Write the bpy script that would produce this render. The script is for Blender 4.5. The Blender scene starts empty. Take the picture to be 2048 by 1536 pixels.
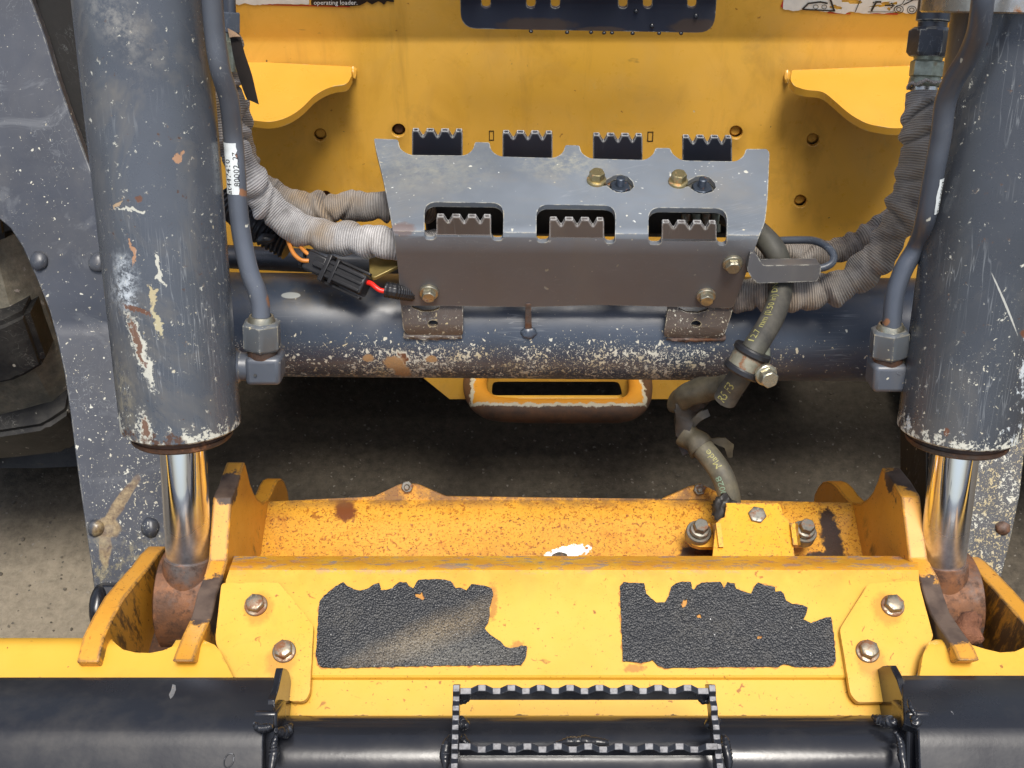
import bpy, bmesh, math, random
from mathutils import Vector, Matrix, noise as mnoise
from mathutils.geometry import delaunay_2d_cdt
R = math.radians
random.seed(7)
SC = bpy.context.scene
COL = SC.collection

# ------------------------------------------------------------------ camera, sky, sun, exposure
CAMH, PITCH, F = 1.38, R(50.0), 2300.0
cp, sp = math.cos(PITCH), math.sin(PITCH)
cam_d = bpy.data.cameras.new("camera"); cam = bpy.data.objects.new("camera", cam_d); COL.objects.link(cam)
cam.location = (0, 0, CAMH); cam.rotation_euler = (math.pi/2 - PITCH, 0, 0)
cam_d.sensor_width = 36.0; cam_d.lens = 36.0*F/2048.0; cam_d.clip_start = 0.02; cam_d.clip_end = 500
SC.camera = cam
SUN_EL, SUN_AZ = R(77.0), R(160.0)          # azimuth measured from +Y towards +X: high, over the viewer's right shoulder
W = bpy.data.worlds.new("World"); SC.world = W; W.use_nodes = True
wn = W.node_tree.nodes; wl = W.node_tree.links
bg = wn["Background"]; sky = wn.new("ShaderNodeTexSky"); sky.sky_type = 'NISHITA'; sky.sun_disc = False
sky.sun_elevation = SUN_EL; sky.sun_rotation = SUN_AZ; sky.dust_density = 3.0; sky.ozone_density = 1.0; sky.air_density = 1.0
hs = wn.new("ShaderNodeHueSaturation"); hs.inputs["Saturation"].default_value = 0.72
wl.new(sky.outputs[0], hs.inputs["Color"]); wl.new(hs.outputs[0], bg.inputs[0]); bg.inputs[1].default_value = 0.12
sd = bpy.data.lights.new("sun", 'SUN'); sd.energy = 2.5; sd.angle = R(20.0); sd.color = (1.0, 0.95, 0.87)
so = bpy.data.objects.new("sun", sd); COL.objects.link(so)
sdir = Vector((math.sin(SUN_AZ)*math.cos(SUN_EL), math.cos(SUN_AZ)*math.cos(SUN_EL), math.sin(SUN_EL)))
so.rotation_euler = sdir.to_track_quat('Z', 'Y').to_euler(); so.location = (0, -1, 5)
SC.view_settings.view_transform = 'Standard'; SC.view_settings.look = 'None'
SC.view_settings.exposure = 0.62; SC.view_settings.gamma = 1.0
SC.cycles.max_bounces = 6; SC.cycles.use_denoising = True

# ------------------------------------------------------------------ measuring: sight line + distance -> point in the place
def at(u, v, z):
    a = (u-1024)/F*z; b = -(v-768)/F*z
    return Vector((a, z*cp + b*sp, CAMH - z*sp + b*cp))
def px(p):
    p = Vector(p) - Vector((0, 0, CAMH)); z = p.y*cp - p.z*sp; b = p.y*sp + p.z*cp
    return 1024 + F*p.x/z, 768 - F*b/z, z
def zY(v, Y): return Y/(cp - (v-768)/F*sp)
def zZ(v, Z): return (CAMH-Z)/(sp + (v-768)/F*cp)
FWD = Vector((0, cp, -sp)); UP = Vector((0, sp, cp)); RT = Vector((1, 0, 0))

# ------------------------------------------------------------------ things and parts
ORG = {}
def thing(name, label, cat, loc, group=None):
    o = bpy.data.objects.new(name, None); COL.objects.link(o); o.location = loc; o.empty_display_size = 0.05
    o['label'] = label; o['category'] = cat
    if group: o['group'] = group
    ORG[o.name] = Vector(loc); return o
def link(name, me, mat, parent=None, label=None, kind=None):
    o = bpy.data.objects.new(name, me); COL.objects.link(o)
    if mat and not me.materials: me.materials.append(mat)
    org = Vector((0, 0, 0))
    if parent:
        org = ORG[parent.name]; o.parent = parent
    ORG[o.name] = org
    if parent: me.transform(Matrix.Translation(-org))
    if label: o['label'] = label
    if kind: o['kind'] = kind
    return o
def inst(name, me, parent, mw, label=None):          # shared mesh, own place
    o = bpy.data.objects.new(name, me); COL.objects.link(o)
    o.parent = parent; org = ORG[parent.name]; ORG[o.name] = org
    o.matrix_local = Matrix.Translation(-org) @ mw
    if label: o['label'] = label
    return o
def tag(o, label, cat, group=None, kind=None):
    o['label'] = label; o['category'] = cat
    if group: o['group'] = group
    if kind: o['kind'] = kind
    return o
def finish(bm, name, sharp=32):
    bmesh.ops.recalc_face_normals(bm, faces=bm.faces[:])
    ca = math.cos(R(sharp))
    for f in bm.faces: f.smooth = True
    for e in bm.edges:
        if len(e.link_faces) == 2:
            if e.link_faces[0].normal.dot(e.link_faces[1].normal) < ca: e.smooth = False
        else: e.smooth = False
    me = bpy.data.meshes.new(name); bm.to_mesh(me); bm.free(); return me
def bevel(o, w, seg=2, ang=40):
    m = o.modifiers.new("bevel", 'BEVEL'); m.width = w; m.segments = seg; m.limit_method = 'ANGLE'; m.angle_limit = R(ang)
    m.harden_normals = False
    return o

# ------------------------------------------------------------------ outlines
def inside(poly, x, y):
    c = False; n = len(poly); j = n-1
    for i in range(n):
        xi, yi = poly[i]; xj, yj = poly[j]
        if (yi > y) != (yj > y) and x < (xj-xi)*(y-yi)/(yj-yi)+xi: c = not c
        j = i
    return c
def rnd(poly, r, n=4):
    out = []; N = len(poly)
    for i in range(N):
        p0 = Vector(poly[i-1][:2]); p1 = Vector(poly[i][:2]); p2 = Vector(poly[(i+1) % N][:2])
        rr = poly[i][2] if len(poly[i]) > 2 else r
        a = (p0-p1); b = (p2-p1)
        if rr <= 0 or a.length < 1e-6 or b.length < 1e-6: out.append(tuple(p1)); continue
        d = min(rr, a.length*0.48, b.length*0.48)
        s = p1 + a.normalized()*d; e = p1 + b.normalized()*d
        for k in range(n+1):
            t = k/n; out.append(tuple(s*(1-t)**2 + p1*2*t*(1-t) + e*t*t))
    return out
def jag(poly, amp, step, seed=0.0):
    out = []; N = len(poly); acc = 0
    for i in range(N):
        p = Vector(poly[i]); q = Vector(poly[(i+1) % N]); L = (q-p).length; m = max(1, int(L/step))
        nn = Vector((-(q-p).y, (q-p).x)).normalized() if L > 0 else Vector((0, 0))
        for k in range(m):
            pt = p.lerp(q, k/m)
            d = mnoise.noise(Vector((pt.x*0.09+seed, pt.y*0.09, seed))) + 0.8*mnoise.noise(Vector((pt.x*0.31+seed, pt.y*0.31, seed+9)))
            out.append(tuple(pt + nn*d*amp))
    return out
def circ(cx, cy, r, ry=None, n=18, a0=0):
    ry = ry or r
    return [(cx+r*math.cos(2*math.pi*i/n+a0), cy+ry*math.sin(2*math.pi*i/n+a0)) for i in range(n)]
def blobpx(cx, cy, rx, ry, ang=0, n=26, amp=0.35, seed=0):
    out = []; ca, sa = math.cos(ang), math.sin(ang)
    for i in range(n):
        t = 2*math.pi*i/n
        k = 1 + amp*2*mnoise.noise(Vector((math.cos(t)*1.7+seed*3.1, math.sin(t)*1.7+seed, seed*1.7))) + amp*mnoise.noise(Vector((math.cos(t)*5+seed, math.sin(t)*5, seed)))
        x, y = rx*k*math.cos(t), ry*k*math.sin(t)
        out.append((cx + x*ca - y*sa, cy + x*sa + y*ca))
    return out
def cdt(outer, holes, rows=(), cols=()):
    verts = []; edges = []
    def ring(p):
        b = len(verts); verts.extend(Vector(q) for q in p); n = len(p)
        edges.extend((b+i, b+(i+1) % n) for i in range(n))
    ring(outer)
    for h in holes: ring(h)
    us = [p[0] for p in outer]; vs = [p[1] for p in outer]
    for (r0, r1) in rows:
        b = len(verts); verts += [Vector((min(us)-5, r0)), Vector((max(us)+5, r1))]; edges.append((b, b+1))
    for c in cols:
        b = len(verts); verts += [Vector((c, min(vs)-5)), Vector((c, max(vs)+5))]; edges.append((b, b+1))
    V, E, Fc, *_ = delaunay_2d_cdt(verts, edges, [], 0, 1e-5)
    keep = []
    for f in Fc:
        x = sum(V[i].x for i in f)/len(f); y = sum(V[i].y for i in f)/len(f)
        if inside(outer, x, y) and not any(inside(h, x, y) for h in holes): keep.append(list(f))
    return V, keep
def solid(V3, faces, off, name, sharp=32):
    """closed plate: front points V3, back points V3+off"""
    bm = bmesh.new(); used = sorted({i for f in faces for i in f}); idx = {}
    a = {}; b = {}
    for i in used:
        a[i] = bm.verts.new(V3[i]); b[i] = bm.verts.new(V3[i] + off(i))
    cnt = {}
    for f in faces:
        for k in range(len(f)):
            e = (f[k], f[(k+1) % len(f)]); cnt[e] = cnt.get(e, 0)+1
    for f in faces:
        try: bm.faces.new([a[i] for i in f]); bm.faces.new([b[i] for i in reversed(f)])
        except ValueError: pass
    for (i, j) in cnt:
        if (j, i) not in cnt:
            try: bm.faces.new([a[j], a[i], b[i], b[j]])
            except ValueError: pass
    if name != 'grip_tab': bmesh.ops.dissolve_limit(bm, angle_limit=R(0.4), verts=bm.verts[:], edges=bm.edges[:])
    return finish(bm, name, sharp)

class Surf:
    """a bent sheet running left-right: distance along the sight line as a function of picture row (1/z linear between)"""
    def __init__(s, tab, roll=0.0): s.t = sorted(tab); s.k = roll
    def z(s, u, v):
        v = v - s.k*(u-1024); t = s.t
        if v <= t[0][0]: i = 0
        elif v >= t[-1][0]: i = len(t)-2
        else: i = max(k for k in range(len(t)-1) if t[k][0] <= v)
        (v0, z0), (v1, z1) = t[i], t[i+1]; f = (v-v0)/(v1-v0)
        return 1/(1/z0*(1-f) + 1/z1*f)
    def p(s, u, v): return at(u, v, s.z(u, v))
    def n(s, u, v, h=3.0):
        a = s.p(u+h, v) - s.p(u-h, v); b = s.p(u, v+h) - s.p(u, v-h); n = a.cross(b).normalized()
        return n if n.dot(s.p(u, v)-cam.location) < 0 else -n
    def rows(s, extra=()):
        L = [r for r, _ in s.t[1:-1]] + list(extra)
        return L
def sheet(name, outline, S, th, mat, parent=None, holes=(), extra=(), bev=0.0, lift=0.0, label=None, kind=None, cols=()):
    us = [p[0] for p in outline]; u0, u1 = min(us)-5, max(us)+5
    rows = [(r + S.k*(u0-1024), r + S.k*(u1-1024)) for r in S.rows(extra)]
    V, Fc = cdt(outline, holes, rows, cols)
    nn = [S.n(q.x, q.y) for q in V]
    V3 = [S.p(q.x, q.y) + nn[i]*lift for i, q in enumerate(V)]
    me = solid(V3, Fc, lambda i: -nn[i]*th, name)
    o = link(name, me, mat, parent, label, kind)
    if bev: bevel(o, bev)
    return o
def xplate(name, pts, X, th, mat, parent=None, bev=0.0, label=None):
    """plate standing in the fore-and-aft plane X; pts are picture points; th extends along +-X"""
    P = [at(u, v, X*F/(u-1024)) for u, v in pts]
    flat = [(p.y*10, p.z*10) for p in P]
    V, Fc = cdt(flat, [])
    V3 = [Vector((X, q.x/10, q.y/10)) for q in V]
    o = link(name, solid(V3, Fc, lambda i: Vector((th, 0, 0)), name), mat, parent, label)
    if bev: bevel(o, bev)
    return o
def slab(name, P, off, mat, parent=None, bev=0, label=None):
    """plate from coplanar 3-D outline"""
    P = [Vector(p) for p in P]; e1 = (P[1]-P[0]).normalized(); n = Vector((0, 0, 0))
    for i in range(len(P)): n += (P[i]-P[0]).cross(P[(i+1) % len(P)]-P[0])
    n.normalize(); e2 = n.cross(e1)
    flat = [((p-P[0]).dot(e1)*10, (p-P[0]).dot(e2)*10) for p in P]
    V, Fc = cdt(flat, [])
    V3 = [P[0] + e1*(q.x/10) + e2*(q.y/10) for q in V]
    o = link(name, solid(V3, Fc, lambda i: Vector(off), name), mat, parent, label)
    if bev: bevel(o, bev)
    return o

# ------------------------------------------------------------------ round shapes
def frame_of(d):
    d = Vector(d).normalized(); a = Vector((0, 0, 1)) if abs(d.z) < 0.9 else Vector((1, 0, 0))
    x = d.cross(a).normalized(); return x, d.cross(x).normalized(), d
def lathe(name, p0, d, prof, mat, parent=None, seg=48, label=None, sharp=32):
    """prof: (distance along d, radius)"""
    x, y, d = frame_of(d); p0 = Vector(p0); bm = bmesh.new(); rings = []
    uvl = bm.loops.layers.uv.new("UVMap")
    for (t, r) in prof:
        c = p0 + d*t
        rings.append([bm.verts.new(c)] if r < 1e-7 else [bm.verts.new(c + (x*math.cos(2*math.pi*i/seg) + y*math.sin(2*math.pi*i/seg))*r) for i in range(seg)])
    for k in range(len(rings)-1):
        A, B = rings[k], rings[k+1]
        for i in range(seg):
            j = (i+1) % seg
            if len(A) == 1 and len(B) == 1: continue
            if len(A) == 1: f = bm.faces.new((A[0], B[j], B[i]))
            elif len(B) == 1: f = bm.faces.new((A[i], A[j], B[0]))
            else: f = bm.faces.new((A[i], A[j], B[j], B[i]))
    return link(name, finish(bm, name, sharp), mat, parent, label)
def spline(P, n=8):
    P = [Vector(p) for p in P]; out = []
    Q = [P[0]*2-P[1]] + P + [P[-1]*2-P[-2]]
    for i in range(1, len(Q)-2):
        a, b, c, d = Q[i-1], Q[i], Q[i+1], Q[i+2]
        for k in range(n):
            t = k/n
            out.append(0.5*((2*b) + (c-a)*t + (2*a-5*b+4*c-d)*t*t + (3*b-a-3*c+d)*t**3))
    out.append(P[-1]); return out
def resample(P, step):
    out = [P[0]]; acc = 0
    for i in range(1, len(P)):
        a, b = P[i-1], P[i]; L = (b-a).length; pos = step-acc
        while pos <= L:
            out.append(a.lerp(b, pos/L)); pos += step
        acc = (acc + L) % step
    if (out[-1]-P[-1]).length > step*0.2: out.append(P[-1])
    return out
def frames(P):
    T = [(P[min(i+1, len(P)-1)]-P[max(i-1, 0)]).normalized() for i in range(len(P))]
    n = T[0].cross(FWD); n = n.normalized() if n.length > 1e-3 else RT.copy()
    N = []
    for t in T:
        n = (n - t*n.dot(t)).normalized(); N.append(n.copy())
    return T, N, [T[i].cross(N[i]) for i in range(len(P))]
def tube(name, P, rad, mat, parent=None, seg=20, smooth=8, step=None, label=None, caps=True, kind=None):
    P = spline(P, smooth) if smooth else [Vector(p) for p in P]
    if step: P = resample(P, step)
    T, N, B = frames(P); bm = bmesh.new(); uv = bm.loops.layers.uv.new("UVMap"); rings = []; s = 0; S = []
    for i, p in enumerate(P):
        if i: s += (p-P[i-1]).length
        S.append(s)
        ring = []
        for j in range(seg):
            th = 2*math.pi*j/seg
            r = rad(s, th) if callable(rad) else rad
            ring.append(bm.verts.new(p + (N[i]*math.cos(th) + B[i]*math.sin(th))*r))
        rings.append(ring)
    for k in range(len(rings)-1):
        for i in range(seg):
            j = (i+1) % seg
            f = bm.faces.new((rings[k][i], rings[k][j], rings[k+1][j], rings[k+1][i]))
            for lp, (a, b) in zip(f.loops, ((i, k), (i+1, k), (i+1, k+1), (i, k+1))): lp[uv].uv = (a/seg, S[b])
    if caps:
        bm.faces.new(list(reversed(rings[0]))); bm.faces.new(rings[-1])
    return link(name, finish(bm, name, 50), mat, parent, label, kind)
def box(name, c, ax, half, mat, parent=None, bev=0.0, label=None):
    c = Vector(c); X, Y, Z = [Vector(a).normalized() for a in ax]; bm = bmesh.new(); vs = []
    for sx in (-1, 1):
        for sy in (-1, 1):
            for sz in (-1, 1): vs.append(bm.verts.new(c + X*half[0]*sx + Y*half[1]*sy + Z*half[2]*sz))
    for f in ((0, 1, 3, 2), (4, 6, 7, 5), (0, 4, 5, 1), (2, 3, 7, 6), (0, 2, 6, 4), (1, 5, 7, 3)): bm.faces.new([vs[i] for i in f])
    o = link(name, finish(bm, name), mat, parent, label)
    if bev: bevel(o, bev, 3)
    return o
def blob(name, c, ax, half, mat, parent=None, amp=0.25, freq=2.0, seed=0, sub=3, label=None, kind=None):
    c = Vector(c); X, Y, Z = [Vector(a).normalized() for a in ax]; bm = bmesh.new()
    bmesh.ops.create_icosphere(bm, subdivisions=sub, radius=1.0)
    for v in bm.verts:
        q = v.co.copy(); k = 1 + amp*mnoise.noise(q*freq + Vector((seed, seed*2, seed*3))) + amp*0.5*mnoise.noise(q*freq*2.7 + Vector((seed, 5, seed)))
        q *= k; v.co = c + X*q.x*half[0] + Y*q.y*half[1] + Z*q.z*half[2]
    return link(name, finish(bm, name, 60), mat, parent, label, kind)

# ------------------------------------------------------------------ shader helper
class Mat:
    def __init__(s, name):
        s.m = bpy.data.materials.new(name); s.m.use_nodes = True; s.nt = s.m.node_tree; s.nt.nodes.clear()
        s.out = s.N('ShaderNodeOutputMaterial'); s.b = s.N('ShaderNodeBsdfPrincipled'); s.nt.links.new(s.b.outputs[0], s.out.inputs[0])
        s.P = s.N('ShaderNodeNewGeometry').outputs['Position']
    def N(s, t, **k):
        n = s.nt.nodes.new(t)
        for a, b in k.items(): setattr(n, a, b)
        return n
    def put(s, sock, v):
        if isinstance(v, bpy.types.NodeSocket): s.nt.links.new(v, sock)
        elif v is not None:
            if sock.type == 'RGBA' and len(v) == 3: v = (*v, 1)
            sock.default_value = v
    def m_(s, op, a, b=None, clamp=False):
        n = s.N('ShaderNodeMath', operation=op, use_clamp=clamp); s.put(n.inputs[0], a); s.put(n.inputs[1], b); return n.outputs[0]
    def v_(s, op, a, b=None):
        n = s.N('ShaderNodeVectorMath', operation=op); s.put(n.inputs[0], a); s.put(n.inputs[1], b)
        return n.outputs['Value'] if op in ('DOT_PRODUCT', 'LENGTH', 'DISTANCE') else n.outputs[0]
    def noise(s, scale, detail=4, rough=0.55, vec=None, dist=0.0, col=False):
        n = s.N('ShaderNodeTexNoise'); s.put(n.inputs['Vector'], vec or s.P); n.inputs['Scale'].default_value = scale
        n.inputs['Detail'].default_value = detail; n.inputs['Roughness'].default_value = rough; n.inputs['Distortion'].default_value = dist
        return n.outputs['Color' if col else 'Fac']
    def st(s, k, off=(0, 0, 0)):         # stretched coordinates
        return s.v_('ADD', s.v_('MULTIPLY', s.P, k), off)
    def mr(s, x, a, b, c=0.0, d=1.0):
        n = s.N('ShaderNodeMapRange'); s.put(n.inputs[0], x)
        for i, q in enumerate((a, b, c, d)): s.put(n.inputs[i+1], q)
        return n.outputs[0]
    def mix(s, f, a, b):
        n = s.N('ShaderNodeMix', data_type='RGBA'); s.put(n.inputs[0], f); s.put(n.inputs[6], a); s.put(n.inputs[7], b); return n.outputs[2]
    def flecks(s, scale, dens, seed=0.0, lo=0.08, hi=0.34, aniso=(1, 1, 1), region=None, warp=0.9):
        v = s.st(aniso, (seed, seed*1.3, seed*0.7))
        wv = s.v_('MULTIPLY', s.v_('SUBTRACT', s.noise(scale*1.6, 2, 0.5, v, col=True), (0.5, 0.5, 0.5)), (warp/scale,)*3)
        n = s.N('ShaderNodeTexVoronoi'); s.put(n.inputs['Vector'], s.v_('ADD', v, wv)); n.inputs['Scale'].default_value = scale
        sep = s.N('ShaderNodeSeparateColor'); s.put(sep.inputs[0], n.outputs['Color'])
        if region is None: thr = 1-dens
        else: thr = s.m_('SUBTRACT', 1.0, s.m_('MULTIPLY', region, dens))
        rad = s.m_('MULTIPLY', s.m_('GREATER_THAN', sep.outputs[0], thr), s.mr(s.m_('POWER', sep.outputs[1], 2.0), 0, 1, lo, hi))
        return s.m_('MULTIPLY', s.m_('SUBTRACT', s.m_('SUBTRACT', rad, n.outputs['Distance']), 0.015), 14.0, True)
    def specks(s, scale, thr, seed=0.0, aniso=(1, 1, 1), region=None, gain=0.10, dist=0.6, edge=0.012):
        v = s.st(aniso, (seed, seed*1.3, seed*0.7)); n = s.noise(scale, 2.0, 0.55, v, dist)
        t = thr if region is None else s.m_('SUBTRACT', thr + gain, s.m_('MULTIPLY', region, gain))
        return s.m_('DIVIDE', s.m_('SUBTRACT', n, t), edge, True)
    def near(s, c, r, soft=1.0):
        d = s.v_('DISTANCE', s.P, tuple(c)); return s.mr(d, r*(1-soft), r, 1, 0)
    def ell(s, c, ax, half, edge=0.25, nscale=120, namp=0.7, wp=0.0):
        """irregular patch: an ellipse in the place, its rim broken up by noise"""
        d = s.v_('SUBTRACT', s.P, tuple(c))
        if wp: d = s.v_('ADD', d, s.v_('MULTIPLY', s.v_('SUBTRACT', s.noise(85, 3, 0.6, col=True), (0.5, 0.5, 0.5)), (wp, wp, wp)))
        q = [s.m_('DIVIDE', s.v_('DOT_PRODUCT', d, tuple(a)), h) for a, h in zip(ax, half)]
        l = s.m_('ADD', s.m_('MULTIPLY', q[0], q[0]), s.m_('MULTIPLY', q[1], q[1]))
        if len(q) > 2: l = s.m_('ADD', l, s.m_('MULTIPLY', q[2], q[2]))
        l = s.m_('ADD', s.m_('SQRT', l), s.m_('MULTIPLY', s.m_('SUBTRACT', s.noise(nscale, 5, 0.65), 0.5), namp*2))
        return s.mr(l, 1-edge, 1.0, 1, 0)
    def scratches(s, ax, scale=60, thin=0.02, amount=0.5, seed=0.0):
        """thin marks running along ax"""
        x, y, d = frame_of(ax)
        c = s.N('ShaderNodeCombineXYZ')
        s.put(c.inputs[0], s.v_('DOT_PRODUCT', s.P, tuple(x))); s.put(c.inputs[1], s.v_('DOT_PRODUCT', s.P, tuple(y)))
        s.put(c.inputs[2], s.m_('MULTIPLY', s.v_('DOT_PRODUCT', s.P, tuple(d)), 0.06))
        v = s.v_('ADD', c.outputs[0], (seed, seed, seed))
        a = s.noise(scale*3, 2, 0.5, v); line = s.mr(s.m_('ABSOLUTE', s.m_('SUBTRACT', a, 0.5)), 0, thin, 1, 0)
        return s.m_('MULTIPLY', line, s.mr(s.noise(scale*0.35, 2, 0.5), 0.62-0.25*amount, 0.75-0.2*amount))
    def edge(s, r=0.0016, lo=0.01, hi=0.10):
        b = s.N('ShaderNodeBevel'); b.samples = 4; b.inputs['Radius'].default_value = r
        g = s.N('ShaderNodeNewGeometry')
        return s.mr(s.v_('DOT_PRODUCT', b.outputs[0], g.outputs['Normal']), 1-hi, 1-lo, 1, 0)
    def bump(s, h, strength=0.3, dist=0.001):
        n = s.N('ShaderNodeBump'); n.inputs['Strength'].default_value = strength; n.inputs['Distance'].default_value = dist
        s.put(n.inputs['Height'], h); s.put(s.b.inputs['Normal'], n.outputs[0])
    def fin(s, col, rough, metal=0.0, spec=None, coat=None):
        s.put(s.b.inputs['Base Color'], col); s.put(s.b.inputs['Roughness'], rough); s.put(s.b.inputs['Metallic'], metal)
        if spec is not None: s.b.inputs['Specular IOR Level'].default_value = spec
        if coat: s.b.inputs['Coat Weight'].default_value = coat[0]; s.b.inputs['Coat Roughness'].default_value = coat[1]
        return s.m
CREAM = (0.52, 0.515, 0.44); RUST = (0.125, 0.050, 0.024); DRUST = (0.075, 0.038, 0.024)
GREY = (0.052, 0.062, 0.080); DUST = (0.20, 0.18, 0.145)

def grey_paint(name, base=GREY, chips=0.3, region=None, big=0.1, dust=0.35, rough=0.36, edge=True, extra=None, seed=1.0, tan=0.2, axis=(0, 0, 1), scr=0.4, rusty=0.3, sp=0.0, spth=0.64, spgain=0.14, sps=240):
    s = Mat(name)
    n1 = s.noise(9, 4, 0.6); n2 = s.noise(45, 5, 0.65)
    c = s.mix(s.mr(n1, 0.3, 0.7), tuple(x*0.78 for x in base), tuple(x*1.2 for x in base))
    smear = s.m_('MULTIPLY', s.mr(s.noise(14, 5, 0.7, s.st((1, 1, 0.35), (seed, 0, 0)), 0.6), 0.5, 0.78), dust)
    c = s.mix(smear, c, DUST)
    sc = s.scratches(axis, 55, 0.012, scr, seed); c = s.mix(s.m_('MULTIPLY', sc, 0.4), c, (0.3, 0.32, 0.33))
    reg = region(s) if region else None
    f1 = s.flecks(170, chips, seed, 0.10, 0.36, (1, 1, 0.75), reg)
    f1b = s.flecks(330, chips*0.7, seed+5, 0.10, 0.34, (1, 1, 1), reg)
    f2 = s.flecks(52, big, seed+2, 0.06, 0.30, (1, 1, 0.7), reg, 1.6)
    ch = s.m_('MAXIMUM', s.m_('MAXIMUM', f1, f1b), f2)
    if sp:
        k1 = s.specks(sps, spth, seed+1, (1, 1, 0.8), reg, spgain); k2 = s.specks(sps*1.9, spth+0.01, seed+4, (1, 0.8, 1), reg, spgain, 1.5)
        ch = s.m_('MAXIMUM', ch, s.m_('MAXIMUM', k1, k2))
    cc = s.mix(s.mr(s.noise(38, 3), 0.42, 0.62, 0, tan*2.2), CREAM, (0.42, 0.35, 0.20))
    rough_s = s.m_('ADD', s.mr(n2, 0.3, 0.7, rough-0.06, rough+0.08), s.m_('MULTIPLY', smear, 0.35))
    if edge:
        e = s.m_('MULTIPLY', s.edge(), s.mr(s.noise(130, 4, 0.7), 0.44, 0.56)); ch = s.m_('MAXIMUM', ch, e)
    c = s.mix(ch, c, cc)
    core = s.m_('MULTIPLY', s.flecks(52, big*rusty, seed+2, 0.02, 0.2, (1, 1, 0.7), reg, 1.6), 1.0)
    c = s.mix(core, c, RUST)
    if extra:
        c, ch = extra(s, c, ch)
    rough_s = s.m_('ADD', rough_s, s.m_('MULTIPLY', ch, 0.3), True)
    s.bump(s.m_('ADD', s.m_('MULTIPLY', ch, -0.6), s.m_('MULTIPLY', n2, 0.08)), 0.3, 0.0006)
    return s.fin(c, rough_s, 0.0, 0.65)

YEL = (0.66, 0.305, 0.026)
def yellow_paint(name, base=YEL, speck=0.15, stain=0.2, wear=0.6, rough=0.34, seed=1.0, wearcol=None, grime=0.15, extra=None, region=None, rr=0.0022, sp=0.0):
    s = Mat(name)
    n1 = s.noise(7, 4, 0.6); n2 = s.noise(60, 5, 0.65)
    c = s.mix(s.mr(n1, 0.3, 0.7), tuple(x*0.92 for x in base), (base[0]*1.04, base[1]*1.06, base[2]*1.6))
    st = s.m_('MULTIPLY', s.mr(s.noise(24, 6, 0.75, s.st((1, 1, 1), (seed, 3, 1)), 0.8), 0.52, 0.72), stain)
    c = s.mix(st, c, (0.42, 0.13, 0.012))
    g = s.m_('MULTIPLY', s.mr(s.noise(11, 6, 0.7, s.st((1, 1, 1), (seed*2, 1, 8)), 1.2), 0.55, 0.8), grime)
    c = s.mix(g, c, (0.16, 0.10, 0.03))
    reg = region(s) if region else None
    f1 = s.flecks(210, speck, seed, 0.08, 0.36, (1, 1, 1), reg, 1.3); f2 = s.flecks(90, speck*0.45, seed+3, 0.05, 0.26, (1, 1, 1), reg, 1.6)
    ch = s.m_('MAXIMUM', f1, f2)
    c = s.mix(s.m_('MULTIPLY', ch, 0.8), c, (0.24, 0.07, 0.012))
    if sp:
        k1 = s.specks(330, 0.70-0.115*sp, seed+2, (1, 1, 1), None, 0.1, 0.8, 0.05); k2 = s.specks(120, 0.70-0.06*sp, seed+6, (1, 1, 1), None, 0.1, 1.2, 0.06)
        c = s.mix(s.m_('MULTIPLY', k1, 0.75), c, (0.30, 0.085, 0.010)); c = s.mix(s.m_('MULTIPLY', k2, 0.7), c, (0.22, 0.06, 0.010))
        k3 = s.specks(560, 0.71-0.09*sp, seed+9, (1, 1, 1), None, 0.1, 0.5, 0.03); c = s.mix(s.m_('MULTIPLY', k3, 0.85), c, (0.11, 0.035, 0.010))
    if wear:
        e = s.m_('MULTIPLY', s.edge(rr, 0.008, 0.07), s.mr(s.noise(95, 5, 0.7), 0.56-0.22*wear, 0.68-0.22*wear)); c = s.mix(e, c, wearcol or DRUST); ch = s.m_('MAXIMUM', ch, e)
    if extra: c, ch = extra(s, c, ch)
    s.bump(s.m_('ADD', s.m_('MULTIPLY', ch, -0.5), s.m_('MULTIPLY', n2, 0.3)), 0.3, 0.0006)
    return s.fin(c, s.m_('ADD', s.mr(n2, 0.3, 0.7, rough-0.05, rough+0.07), s.m_('MULTIPLY', ch, 0.25)))

def black_gloss(name, rough=0.22, seed=0.0, dust=0.12):
    s = Mat(name); n = s.noise(16, 5, 0.7); n2 = s.noise(240, 3, 0.6)
    c = s.mix(s.m_('MULTIPLY', s.mr(n, 0.5, 0.8), dust), (0.013, 0.014, 0.018), (0.16, 0.14, 0.11))
    f = s.flecks(120, 0.012, seed, 0.05, 0.2); c = s.mix(f, c, (0.5, 0.5, 0.5))
    e = s.m_('MULTIPLY', s.edge(0.0010, 0.02, 0.14), s.mr(s.noise(160, 4, 0.7), 0.5, 0.6)); c = s.mix(s.m_('MULTIPLY', e, 0.55), c, (0.35, 0.36, 0.38))
    s.bump(n2, 0.08, 0.0006)
    return s.fin(c, s.m_('ADD', s.mr(n, 0.3, 0.75, rough-0.04, rough+0.12), s.m_('MULTIPLY', f, 0.3)), 0, 0.5)
def metal(name, col, rough=0.35, rust=0.2, seed=0.0, metallic=0.85, rustcol=(0.2, 0.08, 0.03)):
    s = Mat(name); n = s.noise(140, 4, 0.65, s.st((1, 1, 1), (seed, 0, 0))); n2 = s.noise(420, 3)
    c = s.mix(s.mr(n, 0.35, 0.7), col, tuple(x*0.6 for x in col))
    r = s.m_('MULTIPLY', s.mr(s.noise(110, 5, 0.7, s.st((1, 1, 1), (seed+3, 0, 0))), 0.62-rust*0.4, 0.74-rust*0.4), 1.0)
    c = s.mix(r, c, rustcol); s.bump(n2, 0.15, 0.0005)
    return s.fin(c, s.m_('ADD', s.mr(n, 0.3, 0.7, rough-0.08, rough+0.12), s.m_('MULTIPLY', r, 0.3)), s.mr(r, 0, 1, metallic, 0.1))
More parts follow.
